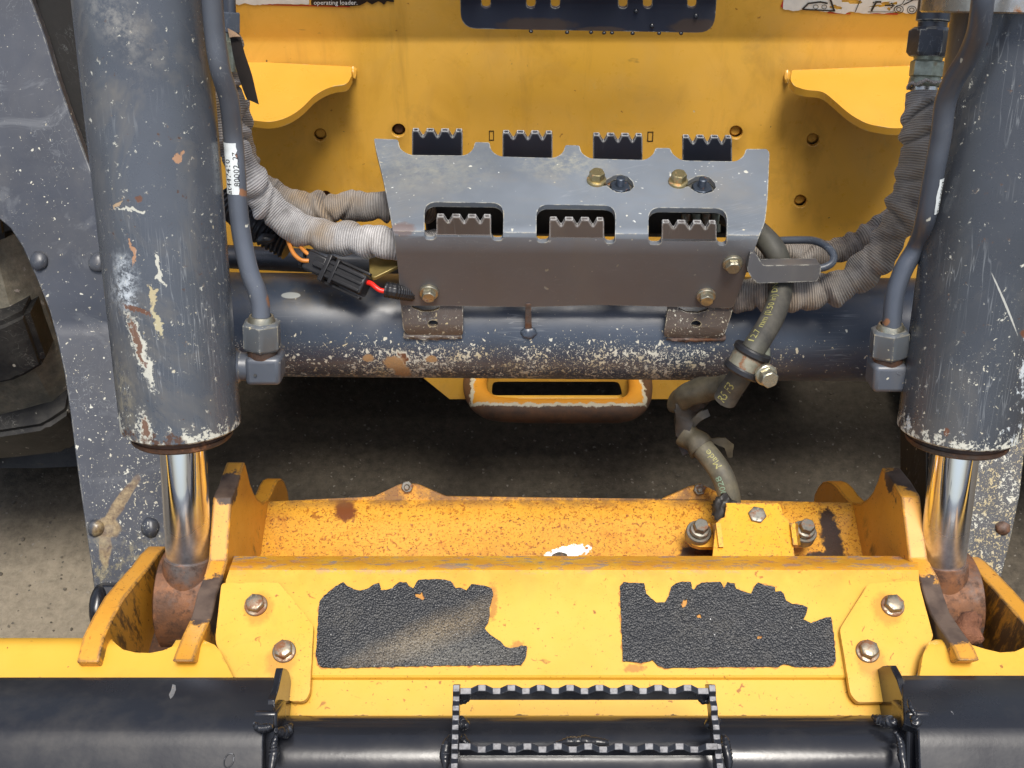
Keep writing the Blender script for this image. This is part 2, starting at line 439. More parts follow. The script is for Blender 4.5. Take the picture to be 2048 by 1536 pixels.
def flat(name, col, rough=0.6, var=0.25, scale=60, bump=0.2, metallic=0.0):
    s = Mat(name); n = s.noise(scale, 5, 0.65)
    c = s.mix(s.mr(n, 0.3, 0.7), tuple(x*(1-var) for x in col), tuple(x*(1+var) for x in col)); s.bump(n, bump, 0.001)
    return s.fin(c, rough, metallic)

# --- ground
def m_ground():
    s = Mat("concrete ground"); n = s.noise(3.5, 5, 0.6); n2 = s.noise(70, 6, 0.75); n3 = s.noise(18, 4, 0.6)
    c = s.mix(s.mr(n2, 0.36, 0.66), (0.036, 0.028, 0.018), (0.105, 0.086, 0.060))
    c = s.mix(s.mr(n, 0.35, 0.7, 0, 0.55), c, (0.062, 0.050, 0.033)); c = s.mix(s.mr(n3, 0.55, 0.75, 0, 0.4), c, (0.034, 0.027, 0.019))
    lit_patch = s.ell((-0.75, 0.72, 0), (RT, Vector((0, 1, 0))), (0.55, 0.26), 0.6, 9, 0.45); c = s.mix(s.m_('MULTIPLY', lit_patch, s.mr(n2, 0.3, 0.6, 0.45, 0.9)), c, (0.25, 0.212, 0.155))  # brighter light on the front-left ground put into its colour
    f = s.flecks(170, 0.22, 1.0, 0.1, 0.4); c = s.mix(s.m_('MULTIPLY', f, 0.7), c, (0.24, 0.215, 0.175))
    g = s.flecks(140, 0.16, 4.0, 0.1, 0.35); c = s.mix(s.m_('MULTIPLY', g, 0.8), c, (0.045, 0.040, 0.034))
    s.bump(s.m_('ADD', n2, f), 0.6, 0.003); return s.fin(c, 0.75)
# --- fabric hose sleeve
def m_sleeve(name, tint, tan=0.5, seed=0.0):
    s = Mat(name); uvn = s.N('ShaderNodeUVMap'); sep = s.N('ShaderNodeSeparateXYZ'); s.put(sep.inputs[0], uvn.outputs[0])
    wob = s.m_('MULTIPLY', s.noise(60, 2), 0.0012)
    ph = s.m_('MULTIPLY', s.m_('ADD', sep.outputs[1], wob), 2*math.pi/0.0020)
    rib = s.m_('ADD', s.m_('MULTIPLY', s.m_('SINE', ph), 0.5), 0.5)
    c = s.mix(s.mr(s.noise(28, 5, 0.7, s.st((1, 1, 1), (seed, 0, 0))), 0.35, 0.68), tuple(x*0.66 for x in tint), tuple(min(1, x*1.25) for x in tint))
    c = s.mix(s.m_('MULTIPLY', s.mr(s.noise(13, 4, 0.6, s.st((1, 1, 1), (seed+4, 0, 0))), 0.44, 0.62), tan), c, (0.30, 0.205, 0.105))
    c = s.mix(s.mr(s.noise(22, 4, 0.65, s.st((1, 1, 1), (seed+9, 0, 2))), 0.52, 0.68, 0, 0.8), c, (0.07, 0.060, 0.058))
    c = s.mix(s.mr(rib, 0.0, 0.6, 0.5, 0.0), c, (0.05, 0.043, 0.045))
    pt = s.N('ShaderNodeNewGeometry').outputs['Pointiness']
    c = s.mix(s.mr(pt, 0.42, 0.492, 0.85, 0.0), c, (0.045, 0.038, 0.036)); c = s.mix(s.mr(pt, 0.52, 0.60, 0.0, 0.45), c, tuple(min(1, x*1.5) for x in tint))  # fold contrast put into the colour: dirty dark creases, lightened ridges
    s.bump(s.m_('ADD', rib, s.m_('MULTIPLY', s.noise(500, 2), 0.3)), 0.8, 0.0009)
    m = s.fin(c, 0.85); s.b.inputs['Sheen Weight'].default_value = 0.15; return m
def m_grit():
    s = Mat("anti-slip grit"); n = s.noise(750, 3, 0.6); n1 = s.noise(26, 5, 0.65)
    v = s.N('ShaderNodeTexVoronoi'); s.put(v.inputs['Vector'], s.P); v.inputs['Scale'].default_value = 640
    c = s.mix(s.mr(n, 0.35, 0.7), (0.008, 0.009, 0.011), (0.026, 0.028, 0.031))
    dusty = s.m_('MULTIPLY', s.ell(at(860, 1275, 0.84), (RT*0.93 - UP*-0.36, UP*0.93 - RT*0.36), (0.085, 0.014), 0.9, 60, 0.35), s.mr(n, 0.3, 0.6))
    c = s.mix(s.m_('MULTIPLY', dusty, 0.85), c, (0.20, 0.15, 0.085))
    lowl = s.m_('MULTIPLY', s.ell(at(900, 1310, 0.84), (RT, UP), (0.08, 0.018), 0.8, 60, 0.4), s.mr(n, 0.35, 0.6)); c = s.mix(s.m_('MULTIPLY', lowl, 0.5), c, (0.2, 0.19, 0.16))
    c = s.mix(s.m_('MULTIPLY', s.mr(n1, 0.48, 0.7, 0, 0.35), s.mr(n, 0.45, 0.6)), c, (0.13, 0.115, 0.085))
    f = s.flecks(420, 0.03, 2.0, 0.1, 0.3); c = s.mix(f, c, (0.6, 0.6, 0.58))
    hh = s.m_('ADD', s.mr(v.outputs['Distance'], 0, 0.7, 1, 0), s.m_('MULTIPLY', n, 0.5)); s.bump(hh, 0.6, 0.0009)
    return s.fin(c, s.mr(n, 0.3, 0.7, 0.28, 0.5))
def m_mud():
    s = Mat("muddy tyre rubber"); n = s.noise(16, 6, 0.7); n2 = s.noise(80, 6, 0.7)
    c = s.mix(s.mr(n2, 0.3, 0.7), (0.17, 0.15, 0.105), (0.36, 0.32, 0.235))
    c = s.mix(s.mr(n, 0.42, 0.62), c, (0.12, 0.115, 0.09)); f = s.mr(s.noise(34, 6, 0.75), 0.63, 0.69); c = s.mix(f, c, (0.6, 0.52, 0.44))
    c = s.mix(s.flecks(110, 0.12, 3), c, (0.4, 0.37, 0.3)); s.bump(s.m_('ADD', n2, f), 0.6, 0.003); return s.fin(c, 0.8)
def m_lug():
    s = Mat("black tyre rubber"); n = s.noise(30, 6, 0.7); c = s.mix(s.mr(n, 0.4, 0.75), (0.012, 0.012, 0.013), (0.05, 0.047, 0.042))
    sc = s.scratches((0.8, -0.2, -0.5), 40, 0.01, 0.3); c = s.mix(s.m_('MULTIPLY', sc, 0.5), c, (0.3, 0.29, 0.26)); c = s.mix(s.flecks(140, 0.05, 2), c, (0.3, 0.28, 0.24))
    s.bump(n, 0.4, 0.002); return s.fin(c, 0.55)

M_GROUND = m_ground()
M_CHROME = None
def m_chrome():
    s = Mat("chromed rod"); n = s.noise(30, 4, 0.6, s.st((1, 1, 0.2))); n2 = s.noise(260, 4)
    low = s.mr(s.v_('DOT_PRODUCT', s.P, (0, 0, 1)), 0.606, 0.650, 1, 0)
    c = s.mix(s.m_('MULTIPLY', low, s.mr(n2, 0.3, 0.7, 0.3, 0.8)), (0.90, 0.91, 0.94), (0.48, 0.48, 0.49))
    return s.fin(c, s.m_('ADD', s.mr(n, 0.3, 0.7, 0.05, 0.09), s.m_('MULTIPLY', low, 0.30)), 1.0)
M_CHROME = m_chrome()
M_ZINC = metal("zinc plated steel", (0.50, 0.47, 0.36), 0.32, 0.12, 1.0)
M_ZINCY = metal("yellow zinc steel", (0.52, 0.43, 0.22), 0.32, 0.18, 2.0, rustcol=(0.45, 0.2, 0.08))
M_BOLTRUST = metal("rusty bolt steel", (0.36, 0.31, 0.23), 0.36, 0.42, 3.0)
M_BOLTGREY = metal("dull grey steel", (0.30, 0.29, 0.25), 0.42, 0.22, 4.0)
M_NUTDARK = metal("dark blued nut", (0.055, 0.07, 0.095), 0.38, 0.05, 5.0, 0.5)
M_SILVER = metal("bright steel", (0.62, 0.61, 0.56), 0.22, 0.0, 6.0)
M_GREENZ = metal("olive plated steel", (0.34, 0.36, 0.28), 0.4, 0.1, 7.0, 0.6, (0.25, 0.2, 0.12))
M_RUSTY = None
def m_rusty(name="rusty cast steel", a=(0.105, 0.052, 0.030), b=(0.22, 0.092, 0.038), c3=(0.10, 0.10, 0.10)):
    s = Mat(name); n = s.noise(32, 6, 0.7); n2 = s.noise(150, 6, 0.7); n3 = s.noise(24, 5, 0.6, s.st((1, 1, 1), (4, 2, 1)))
    c = s.mix(s.mr(n, 0.35, 0.65), a, b); c = s.mix(s.mr(n3, 0.48, 0.62, 0, 0.8), c, c3); c = s.mix(s.mr(n2, 0.50, 0.66, 0, 0.8), c, (0.040, 0.022, 0.015)); c = s.mix(s.mr(s.noise(75, 6, 0.75, s.st((1, 1, 1), (8, 2, 5))), 0.56, 0.68, 0, 0.7), c, (0.30, 0.125, 0.05))
    s.bump(n2, 0.5, 0.0012); return s.fin(c, s.mr(n2, 0.3, 0.7, 0.5, 0.75), 0.15)
M_RUSTY = m_rusty()
M_DARKRUST = m_rusty("dark rusted steel", (0.045, 0.026, 0.018), (0.10, 0.045, 0.022), (0.05, 0.045, 0.04))
M_BLACK = black_gloss("black gloss paint", 0.24, 0.0)
M_BLACKG = black_gloss("black gloss paint mirror", 0.12, 2.0, 0.05)
M_BLACKW = black_gloss("black wet weld", 0.24, 3.0, 0.1)
M_GRIT = m_grit(); M_MUD = m_mud(); M_LUG = m_lug()
M_PLASTIC = flat("black plastic", (0.016, 0.016, 0.018), 0.36, 0.3, 90)
M_RUBBER = None
def m_rubber():
    s = Mat("dusty rubber hose"); n = s.noise(55, 6, 0.7); n2 = s.noise(20, 4, 0.6)
    c = s.mix(s.mr(n, 0.35, 0.7), (0.030, 0.029, 0.026), (0.085, 0.078, 0.062)); c = s.mix(s.mr(n2, 0.5, 0.7, 0, 0.45), c, (0.07, 0.075, 0.055))
    c = s.mix(s.flecks(150, 0.05, 2), c, (0.01, 0.01, 0.01)); s.bump(n, 0.3, 0.0008); return s.fin(c, 0.62)
M_RUBBER = m_rubber()
def m_rubber2():
    s = Mat("worn tan rubber hose"); n = s.noise(60, 6, 0.7); n2 = s.noise(26, 4, 0.6)
    c = s.mix(s.mr(n, 0.35, 0.7), (0.085, 0.078, 0.050), (0.19, 0.165, 0.105)); c = s.mix(s.mr(n2, 0.5, 0.68, 0, 0.8), c, (0.05, 0.047, 0.04)); s.bump(n, 0.3, 0.0008); return s.fin(c, 0.6)
M_RUBBER2 = m_rubber2()
M_WRAP = flat("dirty wrap rubber", (0.055, 0.046, 0.028), 0.6, 0.6, 60, 0.5)
M_TORN = flat("torn black rubber", (0.022, 0.019, 0.016), 0.5, 0.5, 70, 0.5)
M_TAPE = flat("black cloth tape", (0.010, 0.006, 0.004), 0.95, 0.3, 120)
M_TAPEB = flat("tape backing", (0.40, 0.25, 0.14), 0.55, 0.3, 90)
M_WIRE = flat("orange wire", (0.55, 0.20, 0.035), 0.4, 0.2, 100)
M_RED = flat("red wire", (0.75, 0.02, 0.012), 0.35, 0.1, 100)
M_OLIVE = flat("olive zinc plate", (0.26, 0.20, 0.07), 0.42, 0.3, 60, 0.15, 0.5)
M_STONE = None
def m_stone():
    s = Mat("rust red stone"); n = s.noise(60, 6, 0.75); n2 = s.noise(300, 4)
    c = s.mix(s.mr(n, 0.3, 0.7), (0.11, 0.042, 0.022), (0.25, 0.105, 0.052)); s.bump(s.m_('ADD', n, s.m_('MULTIPLY', n2, 0.4)), 1.0, 0.003); return s.fin(c, 0.85)
M_STONE = m_stone()
M_TEXTY = flat("yellow print", (0.30, 0.28, 0.10), 0.6, 0.25, 200, 0)
M_TEXTK = flat("black print", (0.015, 0.015, 0.015), 0.6, 0.2, 200, 0)
M_TEXTW = flat("white print", (0.75, 0.74, 0.70), 0.6, 0.1, 200, 0)
M_DECALW = flat("white decal film", (0.66, 0.64, 0.58), 0.4, 0.12, 50, 0.05)
M_DECALK = flat("black decal film", (0.018, 0.012, 0.010), 0.4, 0.2, 50, 0.05)
M_DECALR = flat("red decal edge", (0.45, 0.03, 0.02), 0.4, 0.2, 50, 0.05)
M_STICK = flat("pale worn sticker", (0.62, 0.66, 0.66), 0.5, 0.15, 120, 0.05)
M_SLEEVE = m_sleeve("grey knit sleeve", (0.28, 0.262, 0.245), 0.85, 1.0)
M_SLEEVE2 = m_sleeve("pale knit sleeve", (0.50, 0.485, 0.475), 0.85, 5.0)
M_SLEEVER = m_sleeve("brown grey knit sleeve", (0.32, 0.295, 0.265), 0.5, 8.0)
M_GREYP = grey_paint("grey tube paint", GREY, 0.012, None, 0.03, 0.2, 0.34, False, None, 11.0, 0.2, (0, 0.3, -1), 0.5, 0.9)

# ------------------------------------------------------------------ lettering
def text_geo(txt, size):
    cu = bpy.data.curves.new("lettering", 'FONT'); cu.body = txt; cu.size = size; cu.resolution_u = 2
    ob = bpy.data.objects.new("lettering", cu); COL.objects.link(ob)
    dg = bpy.context.evaluated_depsgraph_get(); dg.update(); me = bpy.data.meshes.new_from_object(ob.evaluated_get(dg))
    V = [v.co.copy() for v in me.vertices]; Fc = [list(p.vertices) for p in me.polygons]
    bpy.data.objects.remove(ob); bpy.data.curves.remove(cu); bpy.data.meshes.remove(me); return V, Fc
def text_on(name, txt, size, fn, mat, parent, keep=None):
    V, Fc = text_geo(txt, size); bm = bmesh.new(); vs = [bm.verts.new(fn(v.x, v.y)) for v in V]
    for f in Fc:
        try: bm.faces.new([vs[i] for i in f])
        except ValueError: pass
    me = bpy.data.meshes.new(name); bm.to_mesh(me); bm.free(); return link(name, me, mat, parent)

# ------------------------------------------------------------------ fasteners (shared meshes, axis +Z, seated at z = 0)
def hexbolt(name, rw, r, h, stud=0.0, dome=0.0, wth=0.0016, sr=0.0):
    bm = bmesh.new()
    def ringv(n, rr, z, a0=0.0): return [bm.verts.new((rr*math.cos(2*math.pi*i/n+a0), rr*math.sin(2*math.pi*i/n+a0), z)) for i in range(n)]
    def bridge(A, B):
        n = len(A)
        for i in range(n): bm.faces.new((A[i], A[(i+1) % n], B[(i+1) % n], B[i]))
    if rw:
        a = ringv(28, rw, -0.002); b = ringv(28, rw, wth*0.6); c = ringv(28, rw*0.93, wth); d = ringv(28, r*0.9, wth*1.25)
        bridge(a, b); bridge(b, c); bridge(c, d); bm.faces.new(d)
    z0 = wth*0.9 if rw else -0.001
    a = ringv(24, r*0.93, z0)
    def hexr(i, n, rr):
        t = 2*math.pi*i/n; k = math.pi/3; m = ((t + k/2) % k) - k/2
        return rr*math.cos(k/2)/math.cos(((t) % k) - k/2)
    def ringh(rr, z, n=24, mixr=None):
        out = []
        for i in range(n):
            q = hexr(i, n, rr); q = q if mixr is None else min(q, mixr)
            t = 2*math.pi*i/n; out.append(bm.verts.new((q*math.cos(t), q*math.sin(t), z)))
        return out
    a2 = ringh(r, z0); b = ringh(r, z0+h*0.86, mixr=None); c = ringh(r*0.985, z0+h*0.93, mixr=r*0.93); d = ringh(r*0.9, z0+h, mixr=r*0.82); e = ringh(r*0.5, z0+h+dome, mixr=r*0.42)
    bridge(a2, b); bridge(b, c); bridge(c, d); bridge(d, e); bm.faces.new(e); bm.faces.new(list(reversed(a2)))
    if stud:
        prof = []; z = z0+h-0.001; k = 0
        while z < z0+h+stud:
            prof.append((sr if k % 2 else sr*0.86, z)); z += 0.00055; k += 1
        rings = [ringv(16, q, zz) for q, zz in prof]
        for A, B in zip(rings, rings[1:]): bridge(A, B)
        t = ringv(16, sr*0.7, prof[-1][1]+0.0006); bridge(rings[-1], t); bm.faces.new(t)
    bmesh.ops.delete(bm, geom=[v for v in bm.verts if not v.link_faces], context='VERTS')
    return finish(bm, name, 25)
def seat(p, n, spin=0.0):
    x, y, d = frame_of(n); m = Matrix((x, y, d)).transposed().to_4x4(); m.translation = p
    return m @ Matrix.Rotation(spin, 4, 'Z')
def matmesh(me, mat): me = me.copy(); me.materials.clear(); me.materials.append(mat); return me
BOLT_L = matmesh(hexbolt("bolt", 0.0086, 0.0070, 0.0058, dome=0.0004), M_BOLTRUST)
BOLT_G = matmesh(hexbolt("bolt", 0.0085, 0.0068, 0.0068), M_BOLTGREY)
BOLT_S = matmesh(hexbolt("bolt", 0.0082, 0.0062, 0.0055), M_ZINC)
BOLT_Y = matmesh(hexbolt("bolt", 0.0083, 0.0066, 0.0075), M_ZINCY)
BOLT_C = matmesh(hexbolt("bolt", 0.0, 0.0074, 0.0060), M_BOLTGREY)
NUT_D = matmesh(hexbolt("nut", 0.0, 0.0090, 0.0080, 0.0075, 0, sr=0.0036), M_NUTDARK)
NUT_R = matmesh(hexbolt("nut", 0.0, 0.0056, 0.0040, 0.0035, 0, sr=0.0026), M_BOLTGREY)

# ================================================================== THE SETTING: ground
bm = bmesh.new(); bmesh.ops.create_grid(bm, x_segments=2, y_segments=2, size=150)
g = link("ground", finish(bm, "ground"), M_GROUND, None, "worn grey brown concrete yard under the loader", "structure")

bm = bmesh.new(); rg = random.Random(5)
for i in range(900):
    X_, Y_ = rg.uniform(-1.0, 1.0), rg.uniform(0.62, 1.35); q = rg.choice((.0012, .0016, .002, .003)); m0 = len(bm.verts)
    g_ = bmesh.ops.create_icosphere(bm, subdivisions=1, radius=1.0, matrix=Matrix.Translation((X_, Y_, q*.3)) @ Matrix.Rotation(rg.uniform(0, 6), 4, 'Z') @ Matrix.Diagonal((q*rg.uniform(.7, 1.5), q, q*.6, 1)))
    for v in g_['verts']: v.co += Vector((rg.uniform(-1, 1), rg.uniform(-1, 1), rg.uniform(-1, 1)))*q*.18
gv = link("gravel", finish(bm, "gravel", 20), flat("grit stones", (.085, .072, .054), .8, .55, 40), None, "fine loose grit scattered on the concrete yard", "stuff")
# ================================================================== LOADER BODY (yellow front panel, ribs, tow loop)
body = thing("loader_chassis", "yellow loader front panel with curved ribs and rusty tow loop", "loader chassis", (0.044, 0.95, 0.2))
PANEL = Surf([(-260, zY(-260, 1.035)), (-40, zY(-40, 1.041)), (72, zY(72, 1.0440)), (80, zY(80, 1.0447)), (88, zY(88, 1.0440)), (98, zY(98, 1.0425)), (800, 1.492), (900, 1.56)])
def panel_x(s, c, ch):
    t = s.mr(s.noise(9, 6, 0.7, s.st((1.0, 1, 0.5), (2, 2, 2)), 1.0), 0.52, 0.72, 0, 0.35); c = s.mix(t, c, (0.42, 0.20, 0.018))
    d = s.flecks(60, 0.05, 7.0, 0.04, 0.16, (1, 1, 1), None, 1.2); c = s.mix(s.m_('MULTIPLY', d, 0.9), c, (0.48, 0.47, 0.36))
    e = s.flecks(120, 0.025, 8.0, 0.04, 0.22); c = s.mix(e, c, (0.06, 0.04, 0.02))
    sm = s.flecks(20, 0.16, 9.0, 0.04, 0.20, (1, 1, 2.6), None, 2.2); c = s.mix(s.m_('MULTIPLY', sm, 0.4), c, (0.12, 0.08, 0.03))
    wst = s.mr(s.noise(26, 5, 0.7, s.st((1.0, 0.25, 0.16), (6, 1, 2)), 0.4), 0.54, 0.74, 0, 0.4); c = s.mix(wst, c, (0.30, 0.155, 0.03))
    for (u, v) in ((640, 270), (797, 261), (1472, 265), (1626, 280), (1601, 403)):
        hz_ = s.m_('MULTIPLY', s.ell(PANEL.p(u, v+16), (RT, Vector((0, 0, 1))), (0.014, 0.024), 0.9, 90, 0.4), 0.4); c = s.mix(hz_, c, (0.16, 0.085, 0.02))
    dusty = s.mr(s.noise(6, 5, 0.65, s.st((1, 1, 1), (1, 5, 3)), 0.8), 0.5, 0.75, 0, 0.3); c = s.mix(dusty, c, (0.50, 0.34, 0.15))
    sc = s.scratches((0.45, 0, -1), 30, 0.006, 0.25, 3.3); c = s.mix(s.m_('MULTIPLY', sc, 0.4), c, (0.6, 0.45, 0.18))
    return c, s.m_('MAXIMUM', d, e)
M_PANEL = yellow_paint("yellow panel paint", (0.74, 0.405, 0.050), 0.02, 0.05, 0.0, 0.30, 2.0, None, 0.35, panel_x)
holes = [circ(640, 270, 12.5, 13), circ(797, 261, 13.5, 13), circ(1472, 265, 13, 13), circ(1626, 280, 12.5, 13), circ(1601, 403, 12.5, 13), circ(650, 394, 13, 12)]
slots = [[(978, 261), (988, 261), (988, 281), (978, 281)], [(1295, 263), (1307, 263), (1306, 283), (1294, 283)]]
panel_out = [(300, -260), (1960, -260), (1960, 740), (1400, 748), (1385, 762), (1336, 799), (899, 799), (847, 757), (840, 748), (300, 740)]
loop_hole = rnd([(985, 764), (1238, 764), (1246, 796), (983, 796)], 10)
sheet("front_panel", panel_out, PANEL, 0.006, M_PANEL, body, holes + [loop_hole], (-150, 150, 220, 300, 380, 450), 0.0008)
for i, h in enumerate(holes):                       # plugs sitting deep in the round holes
    cx = sum(p[0] for p in h)/len(h); cy = sum(p[1] for p in h)/len(h); n = PANEL.n(cx, cy); p = PANEL.p(cx, cy)
    lathe("hole_plug", p - n*0.005, -n, [(0, 0.0), (0, 0.0048), (0.0012, 0.0060), (0.004, 0.0086), (0.006, 0.0088)], M_PANEL if i not in (1, 5) else M_DARKRUST, body, 20)
M_SEAM = flat("dark seam", (0.05, 0.028, 0.006), 0.7, 0.3)
for q in slots:
    outer = q; cx = sum(p[0] for p in q)/4; cy = sum(p[1] for p in q)/4
    inner = [(cx+(x-cx)*0.66, cy+(y-cy)*0.82) for x, y in q]
    sheet("tab_slot", outer, PANEL, 0.0016, M_SEAM, body, [inner], (), 0, 0.0004)
def rib_x(s, c, ch):
    e = s.m_('MULTIPLY', s.ell(at(550, 243, 1.11), (RT, Vector((0, 1, 0))), (0.030, 0.006), 0.4, 200, 0.5), 1.0); c = s.mix(e, c, (0.62, 0.62, 0.50))
    e2 = s.ell(at(556, 242, 1.11), (RT, Vector((0, 1, 0))), (0.016, 0.003), 0.4, 300, 0.6); c = s.mix(e2, c, (0.05, 0.03, 0.02)); return c, s.m_('MAXIMUM', ch, e)
M_RIB = yellow_paint("yellow rib paint", (0.60, 0.31, 0.030), 0.01, 0.05, 0.25, 0.30, 4.0, (0.45, 0.38, 0.2), 0.12, rib_x)
ribL = [(440, 120), (703, 133), (703, 152, 0), (694, 169, 10), (660, 173, 18), (629, 190, 14), (602, 218, 22), (574, 236, 16), (540, 245, 16), (440, 232)]
ribR = [(1905, 128), (1584, 140), (1581, 160), (1588, 172, 6), (1612, 180, 10), (1646, 182, 14), (1672, 204, 16), (1700, 229, 18), (1734, 248, 16), (1785, 257, 16), (1905, 250)]
Zr = CAMH - 1.207*(sp + (135-768)/F*cp)
RIBS = Surf([(90, zZ(90, Zr)), (300, zZ(300, Zr))])
for o in (ribL, ribR):
    sheet("rib", rnd(o, 4, 5), RIBS, 0.0085, M_RIB, body, (), (), 0.0009)
for (u, v, sd_) in ((707, 142, 1), (1574, 150, 2)):
    blob("weld_bead", PANEL.p(u, v), (RT, UP, FWD), (0.0036, 0.0085, 0.004), M_RIB, body, 0.3, 2.0, sd_)
# base plate ends, tow loop
def loop_x(s, c, ch):
    h = s.v_('DOT_PRODUCT', s.P, tuple(UP)); z0 = at(1115, 809, 1.385).dot(UP); xc = at(1116, 800, 1.40).x
    sx = s.v_('DOT_PRODUCT', s.P, (1, 0, 0)); ax_ = s.m_('ABSOLUTE', s.m_('SUBTRACT', sx, xc))
    h = s.m_('MINIMUM', s.m_('SUBTRACT', h, z0), s.m_('SUBTRACT', 0.1045, ax_))
    w = s.m_('ADD', h, s.m_('MULTIPLY', s.m_('SUBTRACT', s.noise(70, 5, 0.7), 0.5), 0.014))
    prim = s.mr(w, 0.0012, 0.0022, 1, 0); bare = s.mr(w, -0.0026, -0.0012, 1, 0)
    c = s.mix(prim, c, (0.55, 0.53, 0.40)); c = s.mix(bare, c, s.mix(s.mr(s.noise(60, 5, 0.7), 0.3, 0.7), (0.05, 0.032, 0.022), (0.15, 0.07, 0.03))); return c, bare
M_LOOP = yellow_paint("chipped yellow tow loop", YEL, 0.05, 0.2, 0, 0.36, 6.0, None, 0.2, loop_x)
zb = 1.475; zl = 1.395
tube("tow_loop", [at(955, 742, zb), at(950, 770, 1.445), at(958, 797, 1.412), at(985, 816, zl), at(1040, 821, zl), at(1115, 822, zl), at(1190, 822, zl), at(1245, 820, zl), at(1272, 806, 1.407), at(1281, 780, 1.435), at(1278, 742, zb)], 0.0150, M_LOOP, body, 24, 8)
# shell of the machine behind the panel, and its shaded floor
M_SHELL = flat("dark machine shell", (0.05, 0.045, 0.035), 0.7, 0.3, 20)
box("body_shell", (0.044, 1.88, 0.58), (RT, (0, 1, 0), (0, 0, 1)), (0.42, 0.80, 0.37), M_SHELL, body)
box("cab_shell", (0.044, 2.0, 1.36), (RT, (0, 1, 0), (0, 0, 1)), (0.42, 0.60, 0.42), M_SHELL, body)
box("rear_light_block", (0.044, 2.25, 0.42), (RT, (0, 1, 0), (0, 0, 1)), (0.86, 0.50, 0.40), M_SHELL, body)  # unseen box standing for the rear wheels, added to block light from behind
# upper step
step_d = Surf([(-120, zY(-120, 0.965)), (-40, zY(-40, 0.969)), (-2, zY(-2, 0.981)), (8, zY(8, 0.9825)), (20, zY(20, 0.9825)), (66, zY(66, 0.981))], 0.0)
def dstep_x(s, c, ch):
    for (u, v, a, b) in ((1070, 38, 0.042, 0.009), (1205, 53, 0.026, 0.004), (1395, 42, 0.03, 0.009)):
        e = s.ell(at(u, v, 1.12), (RT, Vector((0, 0, 1))), (a, b), 0.25, 70, 0.5); c = s.mix(s.m_('MULTIPLY', e, 0.85), c, (0.085, 0.062, 0.05))
    return c, ch
M_DSTEP = grey_paint("dark blue grey step paint", (0.030, 0.036, 0.055), 0.01, None, 0.0, 0.1, 0.34, True, dstep_x, 21.0, 0.0, (1, 0, 0), 0.2, 0)
dst_out = rnd([(920, -120), (920, -10, 0), (922, 57, 34), (1428, 66, 34), (1434, -10, 0), (1434, -120)], 4, 6)
dsl = [rnd([(u-9, -60), (u+9, -60), (u+9, 17), (u-9, 17)], 9, 5) for u in (972, 1062, 1111, 1246, 1295, 1384)]
us = sheet("upper_step", dst_out, step_d, 0.004, M_DSTEP, body, dsl, (), 0.0008)
for k, (u, v) in enumerate(((1062, 62), (1134, 64), (1182, 64), (1208, 65), (1224, 65), (1265, 66), (1318, 66), (1362, 66), (1304, 50), (1272, 20), (1392, 30))):
    n = step_d.n(u, v); blob("water_drop", step_d.p(u, v) + n*0.0006, (RT, UP, FWD), (0.0022, 0.0018 if v > 55 else 0.003, 0.0012), M_BLACKG, us, 0.15, 2, k, 2)
# warning decals along the top of the panel
dl = sheet("warning_decal", jag([(440, -60), (618, -60), (618, 8), (560, 7), (505, 9), (490, 5), (478, 9), (462, 2), (440, 4)], 1.5, 5, 2), PANEL, 0.0002, M_DECALW, body, (), (), 0, 0.0008)
dk = sheet("warning_decal", jag([(621, -60), (792, -60), (788, 4), (774, 1), (768, 9), (757, 2), (744, 8), (734, 2), (720, 9), (706, 11), (622, 9)], 1.6, 5, 4), PANEL, 0.0002, M_DECALK, body, (), (), 0, 0.0009)
sheet("red_border", [(514, 7.5), (700, 12), (700, 14), (514, 9.5)], PANEL, 0.0002, M_DECALR, dl, (), (), 0, 0.0005)
scl = 1.19/F
def pan_txt(u0, v0, dz=0.0016):
    return lambda x, y: PANEL.p(u0 + x/scl, v0 - y/scl) + PANEL.n(u0, v0)*dz
text_on("lettering", "operating loader.", 0.0066, pan_txt(627.5, 7.5), M_TEXTW, dk)
dr_holes = [jag(blobpx(1706, 2, 17, 7, 0.1, 16, .4, 3), 1, 4, 1), jag(blobpx(1770, 8, 24, 4, -0.15, 16, .5, 5), 1, 4, 2), blobpx(1778, 17, 4, 3), jag(blobpx(1672, 14, 10, 4, 0.2, 14, .5, 6), 1, 4, 3)]
dr = sheet("warning_decal", jag([(1570, -60), (1862, -60), (1858, 22), (1846, 27), (1838, 20), (1826, 25), (1812, 26), (1796, 22), (1768, 26), (1712, 25), (1700, 22), (1690, 27), (1650, 22), (1606, 18), (1586, 21), (1566, 17)], 1.6, 5, 7), PANEL, 0.0002, M_DECALW, body, dr_holes, (), 0, 0.0008)
sheet("red_border", jag([(1561, 12), (1570, -8), (1574, -8), (1566, 16)], .8, 4, 1), PANEL, 0.0002, M_DECALR, dr, (), (), 0, 0.0006)
for q in ([(1655, 23), (1702, 26), (1700, 28), (1655, 26)], [(1742, 25), (1796, 26), (1795, 29), (1742, 27)]): sheet("red_border", q, PANEL, 0.0002, M_DECALR, dr, (), (), 0, 0.0006)
def stroke(name, P, w, mat, parent, S=PANEL, lift=0.0016):
    P = [Vector(p) for p in P]; bm = bmesh.new(); vv = []
    for i, p in enumerate(P):
        t = (P[min(i+1, len(P)-1)] - P[max(i-1, 0)]); n = Vector((-t.y, t.x)).normalized()*w*0.5
        vv.append([bm.verts.new(S.p(*(p+n)) + S.n(*p)*lift), bm.verts.new(S.p(*(p-n)) + S.n(*p)*lift)])
    for a, b in zip(vv, vv[1:]): bm.faces.new((a[0], b[0], b[1], a[1]))
    return link(name, finish(bm, name), mat, parent)
